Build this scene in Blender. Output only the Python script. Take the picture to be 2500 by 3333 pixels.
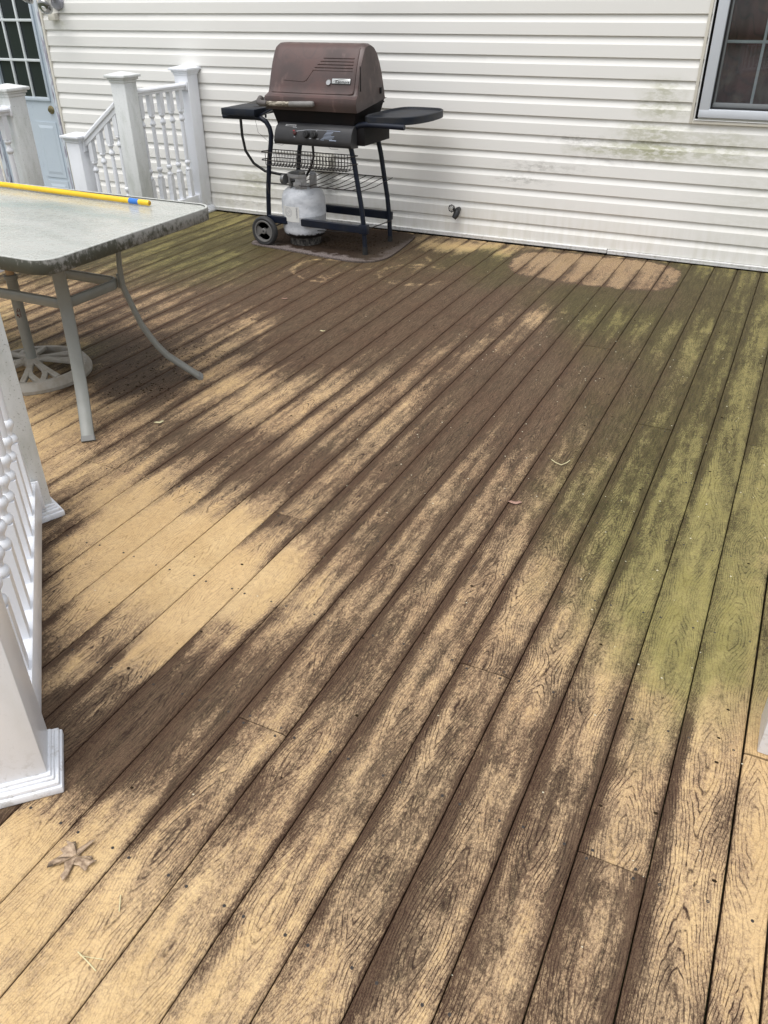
import bpy, bmesh, math, random
import numpy as np
from mathutils import Vector, Matrix

random.seed(7)
for o in list(bpy.data.objects): bpy.data.objects.remove(o)
SC = bpy.context.scene
COL = SC.collection
PI = math.pi

# ------------------------------------------------------------------ camera
cam_d = bpy.data.cameras.new("camera"); cam = bpy.data.objects.new("camera", cam_d); COL.objects.link(cam)
YAW, PITCH, ROLL, CAM_H, FPX = 0.45853, 0.57164, -0.00798, 1.52266, 2609.05
fw = Vector((-math.sin(YAW)*math.cos(PITCH), math.cos(YAW)*math.cos(PITCH), -math.sin(PITCH)))
r0 = Vector((math.cos(YAW), math.sin(YAW), 0)); u0 = r0.cross(fw)
rv = math.cos(ROLL)*r0 + math.sin(ROLL)*u0; uv = -math.sin(ROLL)*r0 + math.cos(ROLL)*u0
mw = Matrix((rv, uv, -fw)).transposed().to_4x4(); mw.translation = (0, 0, CAM_H)
cam.matrix_world = mw
cam_d.sensor_fit = 'HORIZONTAL'; cam_d.sensor_width = 36.0; cam_d.lens = 36.0*FPX/2500.0
cam_d.clip_start = 0.02; cam_d.clip_end = 500
SC.camera = cam

# ------------------------------------------------------------------ sky, sun, exposure (overcast)
SUN_EL, SUN_AZ = math.radians(71), math.radians(190)       # azimuth clockwise from +Y
world = bpy.data.worlds.new("World"); SC.world = world; world.use_nodes = True
wn = world.node_tree; wn.nodes.clear()
sky = wn.nodes.new('ShaderNodeTexSky'); sky.sky_type = 'NISHITA'; sky.sun_disc = False
sky.sun_elevation = SUN_EL; sky.sun_rotation = SUN_AZ
sky.air_density = 1.0; sky.dust_density = 3.0; sky.ozone_density = 1.0
hsv = wn.nodes.new('ShaderNodeHueSaturation'); hsv.inputs['Saturation'].default_value = 0.22
bg = wn.nodes.new('ShaderNodeBackground'); bg.inputs['Strength'].default_value = 0.14
wo = wn.nodes.new('ShaderNodeOutputWorld')
wn.links.new(sky.outputs[0], hsv.inputs['Color']); wn.links.new(hsv.outputs[0], bg.inputs['Color']); wn.links.new(bg.outputs[0], wo.inputs[0])
sd = bpy.data.lights.new("sun", 'SUN'); sd.energy = 1.2; sd.angle = math.radians(50); sd.color = (1.0, 0.985, 0.96)
sun = bpy.data.objects.new("sun", sd); COL.objects.link(sun)
sdir = Vector((math.sin(SUN_AZ)*math.cos(SUN_EL), math.cos(SUN_AZ)*math.cos(SUN_EL), math.sin(SUN_EL)))
sun.rotation_euler = sdir.to_track_quat('Z', 'Y').to_euler()
SC.view_settings.view_transform = 'Standard'; SC.view_settings.look = 'None'
SC.view_settings.exposure = 0.66; SC.view_settings.gamma = 1.0; SC.view_settings.use_curve_mapping = False

# ------------------------------------------------------------------ constants of the place
WALL_Y = 5.772            # plane of the siding's lower lips
Z_COURSE0, COURSE = 0.1510, 0.11578
BOARD_X0, PITCH_W = -0.8197, 0.1445

# ------------------------------------------------------------------ helpers
def link(o, parent=None):
    COL.objects.link(o)
    if parent is not None: o.parent = parent
    return o
def props(o, label=None, cat=None, group=None, kind=None):
    if label: o['label'] = label
    if cat: o['category'] = cat
    if group: o['group'] = group
    if kind: o['kind'] = kind
    return o
def thing(name, label, cat, loc=(0,0,0), rz=0, group=None, kind=None):
    o = bpy.data.objects.new(name, None); o.empty_display_size = .05
    o.location = loc; o.rotation_euler = (0,0,rz); COL.objects.link(o)
    return props(o, label, cat, group, kind)

class MB:
    """collects vertices and faces of ONE mesh"""
    def __init__(s): s.v = []; s.f = []
    def add(s, vs, fs):
        n = len(s.v); s.v += [tuple(v) for v in vs]; s.f += [tuple(i+n for i in f) for f in fs]; return s
    def box(s, x0, x1, y0, y1, z0, z1, T=None):
        vs = [(x,y,z) for z in (z0,z1) for y in (y0,y1) for x in (x0,x1)]
        if T: vs = [T(v) for v in vs]
        return s.add(vs, [(0,2,3,1),(4,5,7,6),(0,1,5,4),(2,6,7,3),(0,4,6,2),(1,3,7,5)])
    def cbox(s, x0, x1, y0, y1, z0, z1, c=.003, T=None):
        """box with chamfered edges"""
        bm = bmesh.new(); bmesh.ops.create_cube(bm, size=1)
        for v in bm.verts: v.co = Vector(((x0+x1)/2+v.co.x*(x1-x0), (y0+y1)/2+v.co.y*(y1-y0), (z0+z1)/2+v.co.z*(z1-z0)))
        c = min(c, .45*min(x1-x0, y1-y0, z1-z0))
        bmesh.ops.bevel(bm, geom=list(bm.edges), offset=c, segments=2, profile=.5, affect='EDGES')
        bm.verts.index_update()
        vs = [T(tuple(v.co)) if T else tuple(v.co) for v in bm.verts]
        s.add(vs, [[v.index for v in f.verts] for f in bm.faces]); bm.free(); return s
    def tube(s, pts, r, n=10, caps=True, flat=None):
        """round (or, with flat=(half width, half thickness), rectangular) bar along a path"""
        P = [Vector(p) for p in pts]; m = len(P); T = []
        for i in range(m):
            a = P[max(i-1,0)]; b = P[min(i+1,m-1)]; t = (b-a); T.append(t.normalized() if t.length > 1e-9 else Vector((0,0,1)))
        N = T[0].orthogonal().normalized()
        if flat and len(flat) > 2: N = Vector(flat[2]); N = (N - T[0]*N.dot(T[0])).normalized()
        rings = []
        for i in range(m):
            if i: N = (N - T[i]*N.dot(T[i])).normalized()
            B = T[i].cross(N); rr = r[i] if isinstance(r, (list,tuple)) else r
            if flat:
                w, h = flat[0], flat[1]; c = min(w,h)*.35
                sec = [(w,-h+c),(w,h-c),(w-c,h),(-w+c,h),(-w,h-c),(-w,-h+c),(-w+c,-h),(w-c,-h)]
                rings.append([P[i]+N*a+B*b for a,b in sec])
            else:
                rings.append([P[i]+N*(rr*math.cos(2*PI*k/n))+B*(rr*math.sin(2*PI*k/n)) for k in range(n)])
        k = len(rings[0]); vs = [v for R in rings for v in R]
        fs = [(i*k+j, i*k+(j+1)%k, (i+1)*k+(j+1)%k, (i+1)*k+j) for i in range(m-1) for j in range(k)]
        if caps: fs += [tuple(range(k-1,-1,-1)), tuple((m-1)*k+j for j in range(k))]
        return s.add(vs, fs)
    def loop(s, pts, r, n=8, flat=None):
        P = [Vector(p) for p in pts]; m = len(P); vs = []; N = Vector((0,0,1))
        for i in range(m):
            t = (P[(i+1)%m]-P[i-1]).normalized(); a = (N - t*N.dot(t)).normalized(); b = t.cross(a)
            if flat:
                w,h = flat; c=min(w,h)*.35
                sec = [(w,-h+c),(w,h-c),(w-c,h),(-w+c,h),(-w,h-c),(-w,-h+c),(-w+c,-h),(w-c,-h)]
                vs += [P[i]+a*x+b*y for x,y in sec]
            else: vs += [P[i]+a*(r*math.cos(2*PI*k/n))+b*(r*math.sin(2*PI*k/n)) for k in range(n)]
        k = 8 if flat else n
        return s.add(vs, [(i*k+j, i*k+(j+1)%k, ((i+1)%m)*k+(j+1)%k, ((i+1)%m)*k+j) for i in range(m) for j in range(k)])
    def lathe(s, prof, n=20, T=None, a0=0, a1=2*PI, cap=True):
        """prof: (radius, z) list turned about the local z axis"""
        full = abs(a1-a0-2*PI) < 1e-6; m = n if full else n+1; vs = []
        for r,z in prof:
            for k in range(m):
                a = a0+(a1-a0)*k/n; v = (r*math.cos(a), r*math.sin(a), z); vs.append(T(v) if T else v)
        fs = []
        for i in range(len(prof)-1):
            for k in range(n):
                k2 = (k+1)%m if full else k+1
                fs.append((i*m+k, i*m+k2, (i+1)*m+k2, (i+1)*m+k))
        if cap and full and prof[0][0] > 1e-5: fs.append(tuple(range(m-1,-1,-1)))
        if cap and full and prof[-1][0] > 1e-5: fs.append(tuple((len(prof)-1)*m+k for k in range(m)))
        return s.add(vs, fs)
    def prism(s, poly, h0, h1, T=None):
        """polygon in local (x, y), extruded along z"""
        n = len(poly); vs = [(x,y,h0) for x,y in poly]+[(x,y,h1) for x,y in poly]
        if T: vs = [T(v) for v in vs]
        return s.add(vs, [tuple(range(n-1,-1,-1)), tuple(range(n,2*n))]+[(i,(i+1)%n,n+(i+1)%n,n+i) for i in range(n)])
    def mesh(s, name, smooth=True, ang=35):
        me = bpy.data.meshes.new(name); me.from_pydata([tuple(v) for v in s.v], [], s.f); 
        bm = bmesh.new(); bm.from_mesh(me)
        bmesh.ops.remove_doubles(bm, verts=bm.verts, dist=1e-6)
        bmesh.ops.recalc_face_normals(bm, faces=bm.faces); bm.to_mesh(me); bm.free()
        if smooth:
            me.polygons.foreach_set('use_smooth', [True]*len(me.polygons)); me.set_sharp_from_angle(angle=math.radians(ang))
        return me
    def obj(s, name, mat, parent=None, loc=None, rz=None, smooth=True, ang=35):
        me = s.mesh(name, smooth, ang); me.materials.append(mat)
        o = bpy.data.objects.new(name, me)
        if loc is not None: o.location = loc
        if rz is not None: o.rotation_euler = (0,0,rz)
        return link(o, parent)
def copy_obj(o, parent=None, loc=None):
    c = o.copy(); COL.objects.link(c); c.parent = parent
    if loc is not None: c.location = loc
    return c
def rounded(x0, x1, y0, y1, r, n=6):
    out = []
    for cx, cy, a in ((x1-r,y0+r,-PI/2),(x1-r,y1-r,0),(x0+r,y1-r,PI/2),(x0+r,y0+r,PI)):
        out += [(cx+r*math.cos(a+PI/2*k/n), cy+r*math.sin(a+PI/2*k/n)) for k in range(n+1)]
    return out
def text_mesh(txt, size, mat, name, M, parent, depth=.0004, shear=0, align='CENTER', xs=1.0, off=0.0):
    cu = bpy.data.curves.new(name, 'FONT'); cu.body = txt; cu.size = size; cu.extrude = depth; cu.align_x = align; cu.align_y = 'CENTER'; cu.shear = shear; cu.offset = off
    t = bpy.data.objects.new(name, cu); COL.objects.link(t)
    bpy.context.view_layer.update()
    me = bpy.data.meshes.new_from_object(t.evaluated_get(bpy.context.evaluated_depsgraph_get())); bpy.data.objects.remove(t)
    me.transform(M @ Matrix.Diagonal((xs,1,1,1))); me.materials.clear(); me.materials.append(mat)
    o = bpy.data.objects.new(name, me); return link(o, parent)

# ------------------------------------------------------------------ node shorthand
class NT:
    def __init__(s, name):
        s.m = bpy.data.materials.new(name); s.m.use_nodes = True; s.t = s.m.node_tree; s.t.nodes.clear()
        s.out = s.t.nodes.new('ShaderNodeOutputMaterial'); s.b = s.t.nodes.new('ShaderNodeBsdfPrincipled'); s.t.links.new(s.b.outputs[0], s.out.inputs[0])
    def set(s, inp, v):
        if isinstance(v, bpy.types.NodeSocket): s.t.links.new(v, inp)
        elif isinstance(v, (tuple,list)) and len(v) == 3 and inp.type == 'RGBA': inp.default_value = (*v, 1)
        else: inp.default_value = v
    def n(s, typ, *a, out=0, **k):
        nd = s.t.nodes.new('ShaderNode'+typ)
        for key in list(k):
            if hasattr(nd, key) and key not in nd.inputs: setattr(nd, key, k.pop(key))
        for i, v in enumerate(a):
            if v is not None: s.set(nd.inputs[i], v)
        for key, v in k.items(): s.set(nd.inputs[key.replace('_',' ')], v)
        return nd.outputs[out]
    def math(s, op, a, b=None, c=None, clamp=False):
        nd = s.t.nodes.new('ShaderNodeMath'); nd.operation = op; nd.use_clamp = clamp
        for i, v in enumerate((a,b,c)):
            if v is not None: s.set(nd.inputs[i], v)
        return nd.outputs[0]
    def add(s,a,b): return s.math('ADD',a,b)
    def mul(s,a,b): return s.math('MULTIPLY',a,b)
    def sub(s,a,b): return s.math('SUBTRACT',a,b)
    def ss(s, x, lo, hi, a=0., b=1.):
        nd = s.t.nodes.new('ShaderNodeMapRange'); nd.interpolation_type = 'SMOOTHSTEP'
        for i, v in enumerate((x, lo, hi, a, b)): s.set(nd.inputs[i], v)
        return nd.outputs[0]
    def mix(s, f, a, b, mode='MIX'):
        nd = s.t.nodes.new('ShaderNodeMix'); nd.data_type = 'RGBA'; nd.blend_type = mode; nd.clamp_factor = True
        s.set(nd.inputs[0], f); s.set(nd.inputs[6], a); s.set(nd.inputs[7], b); return nd.outputs[2]
    def sep(s, v):
        nd = s.t.nodes.new('ShaderNodeSeparateXYZ'); s.set(nd.inputs[0], v); return nd.outputs[0], nd.outputs[1], nd.outputs[2]
    def comb(s, x, y, z):
        nd = s.t.nodes.new('ShaderNodeCombineXYZ')
        for i, v in enumerate((x,y,z)): s.set(nd.inputs[i], v)
        return nd.outputs[0]
    def vm(s, op, a, b=None, out=0):
        nd = s.t.nodes.new('ShaderNodeVectorMath'); nd.operation = op; s.set(nd.inputs[0], a)
        if b is not None: s.set(nd.inputs[1], b)
        return nd.outputs[out]
    def noise(s, vec, scale, detail=3, rough=.5, out=0, dist=0):
        nd = s.t.nodes.new('ShaderNodeTexNoise'); s.set(nd.inputs['Vector'], vec); s.set(nd.inputs['Scale'], scale)
        nd.inputs['Detail'].default_value = detail; nd.inputs['Roughness'].default_value = rough; nd.inputs['Distortion'].default_value = dist
        return nd.outputs[out]
    def pos(s): return s.n('NewGeometry')
    def obj(s): return s.n('TexCoord', out=3)
    def rnd(s): return s.n('ObjectInfo', out=5)
    def bump(s, h, strength=.3, dist=.002, normal=None):
        nd = s.t.nodes.new('ShaderNodeBump'); nd.inputs['Strength'].default_value = strength; nd.inputs['Distance'].default_value = dist
        s.set(nd.inputs['Height'], h)
        if normal is not None: s.set(nd.inputs['Normal'], normal)
        return nd.outputs[0]
    def fin(s, color, rough=.5, normal=None, metal=0., spec=.5, **k):
        s.set(s.b.inputs['Base Color'], color); s.set(s.b.inputs['Roughness'], rough); s.set(s.b.inputs['Metallic'], metal)
        s.set(s.b.inputs['Specular IOR Level'], spec)
        if normal is not None: s.set(s.b.inputs['Normal'], normal)
        for key, v in k.items(): s.set(s.b.inputs[key.replace('_',' ')], v)
        return s.m
def blobs(t, P, L):
    """sum of soft ellipses in world space: (centre, half sizes, weight)"""
    acc = None
    for c, h, w in L:
        d = t.vm('LENGTH', t.vm('DIVIDE', t.vm('SUBTRACT', P, c), h), out=1)
        g = t.mul(t.ss(d, 0., 1., 1., 0.), w); acc = g if acc is None else t.add(acc, g)
    return acc

# ------------------------------------------------------------------ stains of the deck, in world metres
MAP_X0, MAP_Y0, MAP_C = -4.72, -0.2, 0.08
MOLD = [
[16,16,17,18,19,19,19,19,19,19,20,21,22,23,23,23,23,23,21,17,12,11,8,5,5,12,19,20,25,27,27,27,27,24,22,13,8,5,4,4,4,4,4,4,4,5,8,5,7,4,8,8,8,11,9,12,12,15,13,16,23,16,12,8,8,8,8,8,8,8,8,8,8,8,8,8],
[16,16,17,18,19,19,19,19,19,19,20,21,22,23,23,23,23,23,21,17,12,11,8,5,5,12,19,20,25,27,27,27,27,24,22,13,8,5,4,4,4,4,4,4,4,5,8,5,7,4,8,8,8,11,9,12,12,15,13,16,23,16,12,8,8,8,8,8,8,8,8,8,8,8,8,8],
[16,16,17,18,19,19,19,19,19,19,20,21,22,23,23,23,23,23,21,17,12,11,8,5,5,12,19,20,25,27,27,27,27,24,22,13,8,5,4,4,4,4,4,4,4,5,8,5,7,4,8,8,8,11,9,12,12,15,13,16,23,16,12,8,8,8,8,8,8,8,8,8,8,8,8,8],
[16,16,17,18,19,19,19,19,19,19,20,21,22,23,23,23,23,23,21,17,12,11,8,5,5,12,19,20,25,27,27,27,27,24,22,13,8,5,4,4,4,4,4,4,4,5,8,5,7,4,8,8,8,11,9,12,12,15,13,16,23,16,12,8,8,8,8,8,8,8,8,8,8,8,8,8],
[16,16,17,18,19,19,19,19,19,19,20,21,22,23,23,23,23,23,21,17,12,11,8,5,5,12,19,20,25,27,27,27,27,24,22,13,8,5,4,4,4,4,4,4,4,5,8,5,7,4,8,8,8,11,9,12,12,15,13,16,23,16,12,8,8,8,8,8,8,8,8,8,8,8,8,8],
[16,16,17,18,19,19,19,19,19,19,20,21,22,23,23,23,23,23,21,17,12,11,8,5,5,12,19,20,25,27,27,27,27,24,22,13,8,5,4,4,4,4,4,4,4,5,8,5,7,4,8,8,8,11,9,12,12,15,13,16,23,16,12,8,8,8,8,8,8,8,8,8,8,8,8,8],
[16,16,17,18,19,19,19,19,19,19,20,21,22,23,23,23,23,23,21,17,12,11,8,5,5,12,19,20,25,27,27,27,27,24,22,13,8,5,4,4,4,4,4,4,4,5,8,5,7,4,8,8,8,11,9,12,12,15,13,16,23,16,12,8,8,8,8,8,8,8,8,8,8,8,8,8],
[15,16,16,17,18,19,19,19,19,19,19,19,20,22,23,23,23,23,23,22,18,13,12,9,5,4,9,17,20,23,27,27,27,27,25,23,16,8,6,4,4,4,4,4,4,4,4,8,5,6,8,8,10,9,11,12,12,14,15,17,23,16,12,8,8,8,8,8,8,8,8,8,8,8,8,8],
[13,14,15,15,16,16,18,19,19,19,19,19,19,19,20,22,23,23,23,23,23,23,19,14,12,9,6,4,9,16,20,23,27,27,27,27,25,23,17,8,6,4,4,4,4,4,7,8,6,9,9,9,11,9,12,12,14,12,16,20,23,16,11,8,8,8,8,8,8,8,8,8,8,8,8,8],
[12,12,13,14,15,15,16,16,17,19,19,19,19,19,19,19,20,21,23,23,23,23,23,23,19,14,12,10,6,4,8,16,20,23,27,27,27,27,25,23,18,8,6,4,4,4,6,8,8,10,12,12,8,11,12,12,15,13,16,23,21,16,11,8,8,8,8,8,8,8,8,8,8,8,8,8],
[10,11,12,12,13,14,15,15,16,16,17,18,19,19,19,19,19,19,20,21,23,23,23,23,23,23,20,14,12,10,6,4,7,15,19,22,26,27,27,27,26,23,18,10,10,8,7,9,12,12,12,11,10,12,13,14,13,15,16,23,19,16,10,8,8,8,8,8,8,8,8,8,8,8,8,8],
[9,9,10,11,12,12,13,14,15,15,16,16,17,18,19,19,19,19,19,19,20,21,23,23,23,23,23,23,20,15,12,10,7,4,7,15,19,22,26,27,27,27,25,16,16,12,11,11,12,12,13,12,16,16,16,15,12,16,18,23,17,15,10,8,8,8,8,8,8,8,8,8,8,8,8,8],
[8,8,9,9,10,11,12,12,12,13,14,15,16,16,17,18,19,19,19,19,19,19,20,21,22,23,23,23,23,23,20,15,12,10,7,4,6,14,19,22,26,27,27,27,23,16,15,12,13,16,15,15,16,18,18,17,16,16,21,23,16,14,9,8,8,8,8,8,8,8,8,8,8,8,8,8],
[8,8,8,8,8,9,10,11,12,12,12,13,14,15,16,16,17,18,19,19,19,19,19,19,20,21,22,23,23,23,23,23,21,16,12,11,7,4,6,13,19,21,27,27,25,21,17,16,15,18,19,16,16,23,20,16,19,16,23,23,18,14,9,8,8,8,8,8,8,8,8,8,8,8,8,8],
[8,8,8,8,8,8,8,9,10,11,12,12,12,13,14,15,16,16,17,18,19,19,19,19,19,19,20,21,22,23,23,23,23,23,21,16,12,11,8,4,6,18,28,30,27,22,18,16,16,16,19,19,21,22,19,19,19,17,23,22,19,14,8,8,8,8,8,8,8,8,8,8,8,8,8,8],
[8,8,8,8,8,8,8,8,8,9,10,11,12,12,12,13,14,15,16,16,17,18,19,19,19,19,19,19,20,21,22,23,23,23,23,23,22,17,12,12,13,16,25,29,31,27,21,19,16,16,16,19,20,23,20,19,19,21,23,21,17,10,8,8,8,8,8,8,8,8,8,8,8,8,8,8],
[8,8,8,8,8,8,8,8,8,8,8,9,10,11,11,12,12,13,14,15,16,16,17,18,19,19,19,19,19,19,20,20,22,23,23,23,23,23,21,17,19,20,22,26,27,26,23,23,19,19,18,18,21,23,19,19,19,23,21,20,16,8,4,4,7,8,8,8,8,8,8,8,8,8,8,8],
[8,8,8,8,8,8,8,8,8,8,8,8,8,9,10,11,11,12,12,13,14,15,15,16,16,18,19,19,19,19,19,19,20,20,22,23,23,22,18,15,13,14,15,14,18,20,21,23,23,21,19,19,20,21,19,19,20,23,20,19,16,9,4,4,4,4,7,8,8,8,8,8,8,8,8,8],
[8,8,8,8,8,8,8,8,8,8,8,8,8,8,8,9,10,11,11,12,12,13,14,15,15,16,16,18,19,19,19,19,19,19,19,20,20,16,11,8,8,8,7,8,13,16,20,23,23,22,20,19,19,19,19,19,21,23,23,21,19,12,4,4,4,4,4,4,7,8,8,8,8,8,8,8],
[8,8,8,8,8,8,8,8,8,8,8,8,8,8,8,8,8,9,10,11,11,12,12,13,14,15,15,16,16,17,19,19,19,19,19,18,12,8,6,4,4,4,3,4,5,13,19,23,23,23,23,20,18,16,19,19,20,21,20,21,18,13,4,4,4,4,4,4,4,4,7,8,8,8,8,8],
[8,8,8,8,8,8,8,8,8,8,8,8,8,8,8,8,8,8,8,9,9,10,11,12,12,13,14,15,15,16,16,17,18,19,18,12,7,5,3,2,2,1,1,3,6,11,15,20,23,23,23,20,17,17,19,19,18,19,21,18,14,11,4,4,4,4,4,4,4,4,4,4,6,8,8,8],
[8,8,8,8,8,8,8,8,8,8,8,8,8,8,8,8,8,8,8,8,8,9,9,10,11,12,12,12,13,15,15,16,16,16,13,8,6,4,2,0,0,0,1,3,4,8,14,20,23,23,23,22,18,19,18,16,16,16,20,19,12,8,4,4,4,4,4,4,4,4,4,4,4,4,6,8],
[8,8,8,8,8,8,8,8,8,8,8,8,8,8,8,8,8,8,8,8,8,8,8,8,9,10,11,12,12,12,13,14,15,13,11,7,4,2,0,0,0,0,0,3,5,10,16,23,23,22,20,20,19,19,17,16,16,16,18,17,11,6,4,4,4,4,4,4,4,4,4,4,4,4,4,4],
[8,8,8,8,8,8,8,8,8,8,8,8,8,8,8,8,8,8,8,8,8,8,8,8,8,8,9,10,11,12,12,12,12,11,8,4,2,0,0,0,0,0,2,4,8,13,20,23,23,23,21,20,19,18,16,16,14,14,15,13,10,5,4,4,4,4,4,4,4,4,4,4,4,4,4,4],
[8,8,8,8,8,8,8,8,8,8,8,8,8,8,8,8,8,8,8,8,8,8,8,8,8,8,8,8,9,10,11,12,11,8,5,3,1,0,0,1,1,2,3,9,15,18,23,23,23,23,22,19,19,18,15,13,13,12,12,12,9,5,4,4,4,4,4,4,4,4,4,4,4,4,4,4],
[9,9,8,8,8,8,8,8,8,8,8,8,8,8,8,8,8,8,8,8,8,8,8,8,8,8,8,8,8,8,9,10,9,5,4,4,3,2,2,2,5,7,9,15,20,22,23,23,23,23,22,20,19,17,15,12,12,12,12,11,8,6,4,4,4,4,4,4,4,4,4,4,4,4,4,4],
[10,10,9,9,8,8,8,8,8,8,8,8,8,8,8,8,8,8,8,8,8,8,8,8,8,8,8,8,8,8,8,9,9,8,6,5,6,7,9,9,9,12,17,22,22,23,23,24,25,24,23,21,18,16,16,14,12,12,12,12,9,8,7,6,4,4,4,4,4,4,4,4,4,4,4,4],
[11,11,10,10,9,9,8,8,8,8,8,8,8,8,8,8,8,8,8,8,8,8,8,8,8,8,8,8,8,8,10,11,12,11,10,11,11,12,14,17,18,19,21,23,23,23,23,25,27,25,22,20,18,16,16,14,12,12,12,11,12,11,10,8,8,6,4,4,4,4,4,4,4,4,4,4],
[12,12,11,11,10,10,9,9,8,8,8,8,8,8,8,8,8,8,8,8,8,8,8,8,8,8,8,8,8,10,13,14,13,12,15,17,18,18,19,21,23,23,23,22,23,23,23,24,25,24,22,19,19,17,16,13,12,12,12,10,9,12,12,11,10,8,8,6,4,4,4,4,4,4,4,4],
[11,12,12,12,11,11,10,10,9,9,8,8,8,8,8,8,8,8,8,8,8,8,8,8,8,8,8,8,10,13,16,17,17,18,19,21,22,23,24,25,25,24,22,20,23,25,24,23,23,23,22,20,19,19,18,14,12,12,12,11,9,12,12,12,12,11,10,8,8,6,4,4,4,4,4,4],
[11,11,11,12,12,12,11,11,11,10,9,9,8,8,8,8,8,8,8,8,8,8,8,8,8,8,8,9,11,14,17,19,21,23,25,24,24,25,26,27,26,25,21,20,24,26,24,23,23,23,23,21,19,19,18,16,15,13,12,12,11,12,12,12,12,12,12,11,10,8,8,6,5,4,4,4],
[10,10,11,11,11,12,12,12,11,11,11,10,10,9,8,8,8,8,8,8,8,9,9,9,9,8,8,8,9,12,15,18,22,27,27,27,25,24,25,26,27,24,20,22,25,25,24,23,23,22,22,21,19,19,18,16,16,14,12,12,12,12,12,12,12,12,12,12,12,11,10,8,8,7,5,4],
[9,9,10,10,10,11,11,12,12,12,11,11,11,10,10,9,9,8,8,9,10,11,13,14,14,12,10,8,9,11,13,16,19,23,25,26,23,21,20,21,23,21,20,22,24,24,23,23,23,21,20,20,19,19,17,16,16,14,12,12,12,12,12,12,12,12,12,12,12,12,12,12,10,9,8,7],
[8,8,9,9,9,10,10,11,11,11,12,12,11,11,11,10,10,9,10,11,11,15,18,21,21,20,18,15,13,12,12,12,14,17,20,21,20,18,17,17,19,19,21,22,23,23,23,23,23,21,20,19,19,19,18,16,16,13,12,12,12,12,12,12,12,12,12,12,12,12,12,12,12,12,10,9],
[8,8,8,8,9,9,9,10,10,11,11,11,12,12,12,11,11,12,12,13,15,18,22,25,27,28,26,23,20,16,13,12,12,12,14,15,15,16,15,17,18,19,20,21,23,23,23,24,25,25,22,20,19,19,19,17,15,13,12,12,12,12,12,12,12,12,12,12,12,12,12,12,12,12,12,12],
[8,8,8,8,8,8,8,9,9,10,10,11,11,11,12,12,13,14,15,15,17,20,23,27,30,31,31,29,24,18,14,12,11,11,12,12,13,13,14,16,19,19,19,21,23,24,24,25,26,26,24,21,20,19,19,17,15,13,12,12,12,12,12,12,12,12,12,12,12,12,12,12,12,12,12,12],
[8,8,8,8,8,8,8,8,8,9,9,10,10,11,11,13,14,15,16,16,17,20,24,28,30,30,31,28,23,17,13,11,10,10,11,11,12,12,14,16,17,18,19,21,23,25,26,26,27,26,24,22,19,19,19,17,15,12,12,12,12,12,12,12,12,12,12,12,12,12,12,12,12,12,12,12],
[8,8,8,8,8,8,8,8,8,8,8,9,9,10,12,13,15,15,16,16,18,22,26,28,28,28,27,23,18,14,11,9,8,9,10,11,12,13,14,16,16,16,18,20,23,26,27,27,27,26,25,22,20,19,19,16,15,13,12,12,12,12,12,12,12,12,12,12,12,12,12,12,12,12,12,12],
[8,8,8,8,8,8,8,8,8,8,8,8,9,10,12,13,14,15,15,17,21,25,27,26,25,25,21,17,14,12,10,8,8,8,10,12,14,14,14,15,16,16,16,17,21,25,27,27,27,27,26,23,21,20,18,16,15,15,14,13,12,12,12,12,12,12,12,12,12,12,12,12,12,12,12,12],
[8,8,8,8,8,8,8,8,8,8,8,8,10,11,12,13,14,15,17,19,23,26,25,25,23,20,16,13,12,11,9,9,9,9,12,14,14,13,14,15,15,16,16,17,21,24,26,27,28,28,26,24,23,22,20,17,16,16,15,14,12,12,12,12,12,12,12,12,12,12,12,12,12,12,12,12],
[8,8,8,8,8,8,8,8,8,8,9,10,11,12,13,14,15,16,17,19,22,23,23,23,20,16,13,12,12,11,12,12,12,13,15,15,14,12,13,15,16,16,16,18,22,24,26,28,29,29,26,24,23,23,21,18,16,16,16,14,12,12,12,12,12,12,12,12,12,12,12,12,12,12,12,12],
[8,8,8,8,8,8,8,8,8,9,10,11,12,13,14,15,16,16,16,18,19,19,20,19,17,14,12,12,12,13,15,16,17,18,19,17,14,12,14,15,16,18,18,20,23,25,27,28,30,30,27,25,24,23,21,19,17,16,16,15,12,12,12,12,12,12,12,12,12,12,12,12,12,12,12,12],
[9,8,8,8,8,8,8,8,9,10,11,12,13,14,15,16,16,16,16,16,16,17,18,18,16,14,13,12,12,15,18,20,22,23,23,20,16,15,15,16,17,19,20,22,24,26,28,29,31,30,28,27,26,24,22,19,17,16,16,15,14,13,12,12,12,12,12,12,12,12,12,12,12,12,12,12],
[11,10,9,9,8,8,8,9,10,11,12,13,14,15,16,16,16,16,16,16,16,16,17,18,17,16,14,13,14,15,19,22,25,27,25,22,19,18,17,17,18,20,21,23,25,28,30,30,31,30,28,27,27,25,23,20,17,16,16,16,15,15,14,13,12,12,12,12,12,12,12,12,12,12,12,12],
[13,12,11,10,9,9,9,10,11,12,13,14,15,16,16,17,17,16,16,16,16,17,18,19,18,16,15,13,13,15,20,23,26,26,25,23,21,20,18,18,19,20,21,23,27,30,31,31,31,30,28,28,27,25,24,21,19,17,16,15,15,16,15,15,14,13,12,12,12,12,12,12,12,12,12,12],
[15,14,13,13,12,11,11,11,12,13,14,15,16,17,17,18,18,17,16,16,17,18,19,19,18,16,14,12,10,16,21,25,27,26,25,23,21,20,19,19,19,20,21,23,26,30,31,31,31,31,29,28,27,25,23,21,19,17,16,14,14,15,15,16,15,15,14,13,12,12,12,12,12,12,12,12],
[16,15,15,14,14,14,13,13,14,14,15,16,17,18,19,19,17,16,16,16,18,19,19,18,17,16,12,9,12,18,24,27,27,27,26,24,22,20,19,19,19,20,20,21,23,26,29,31,31,31,30,28,27,25,23,21,19,17,15,13,13,13,14,15,15,16,15,15,14,13,13,12,12,12,12,12],
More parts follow.
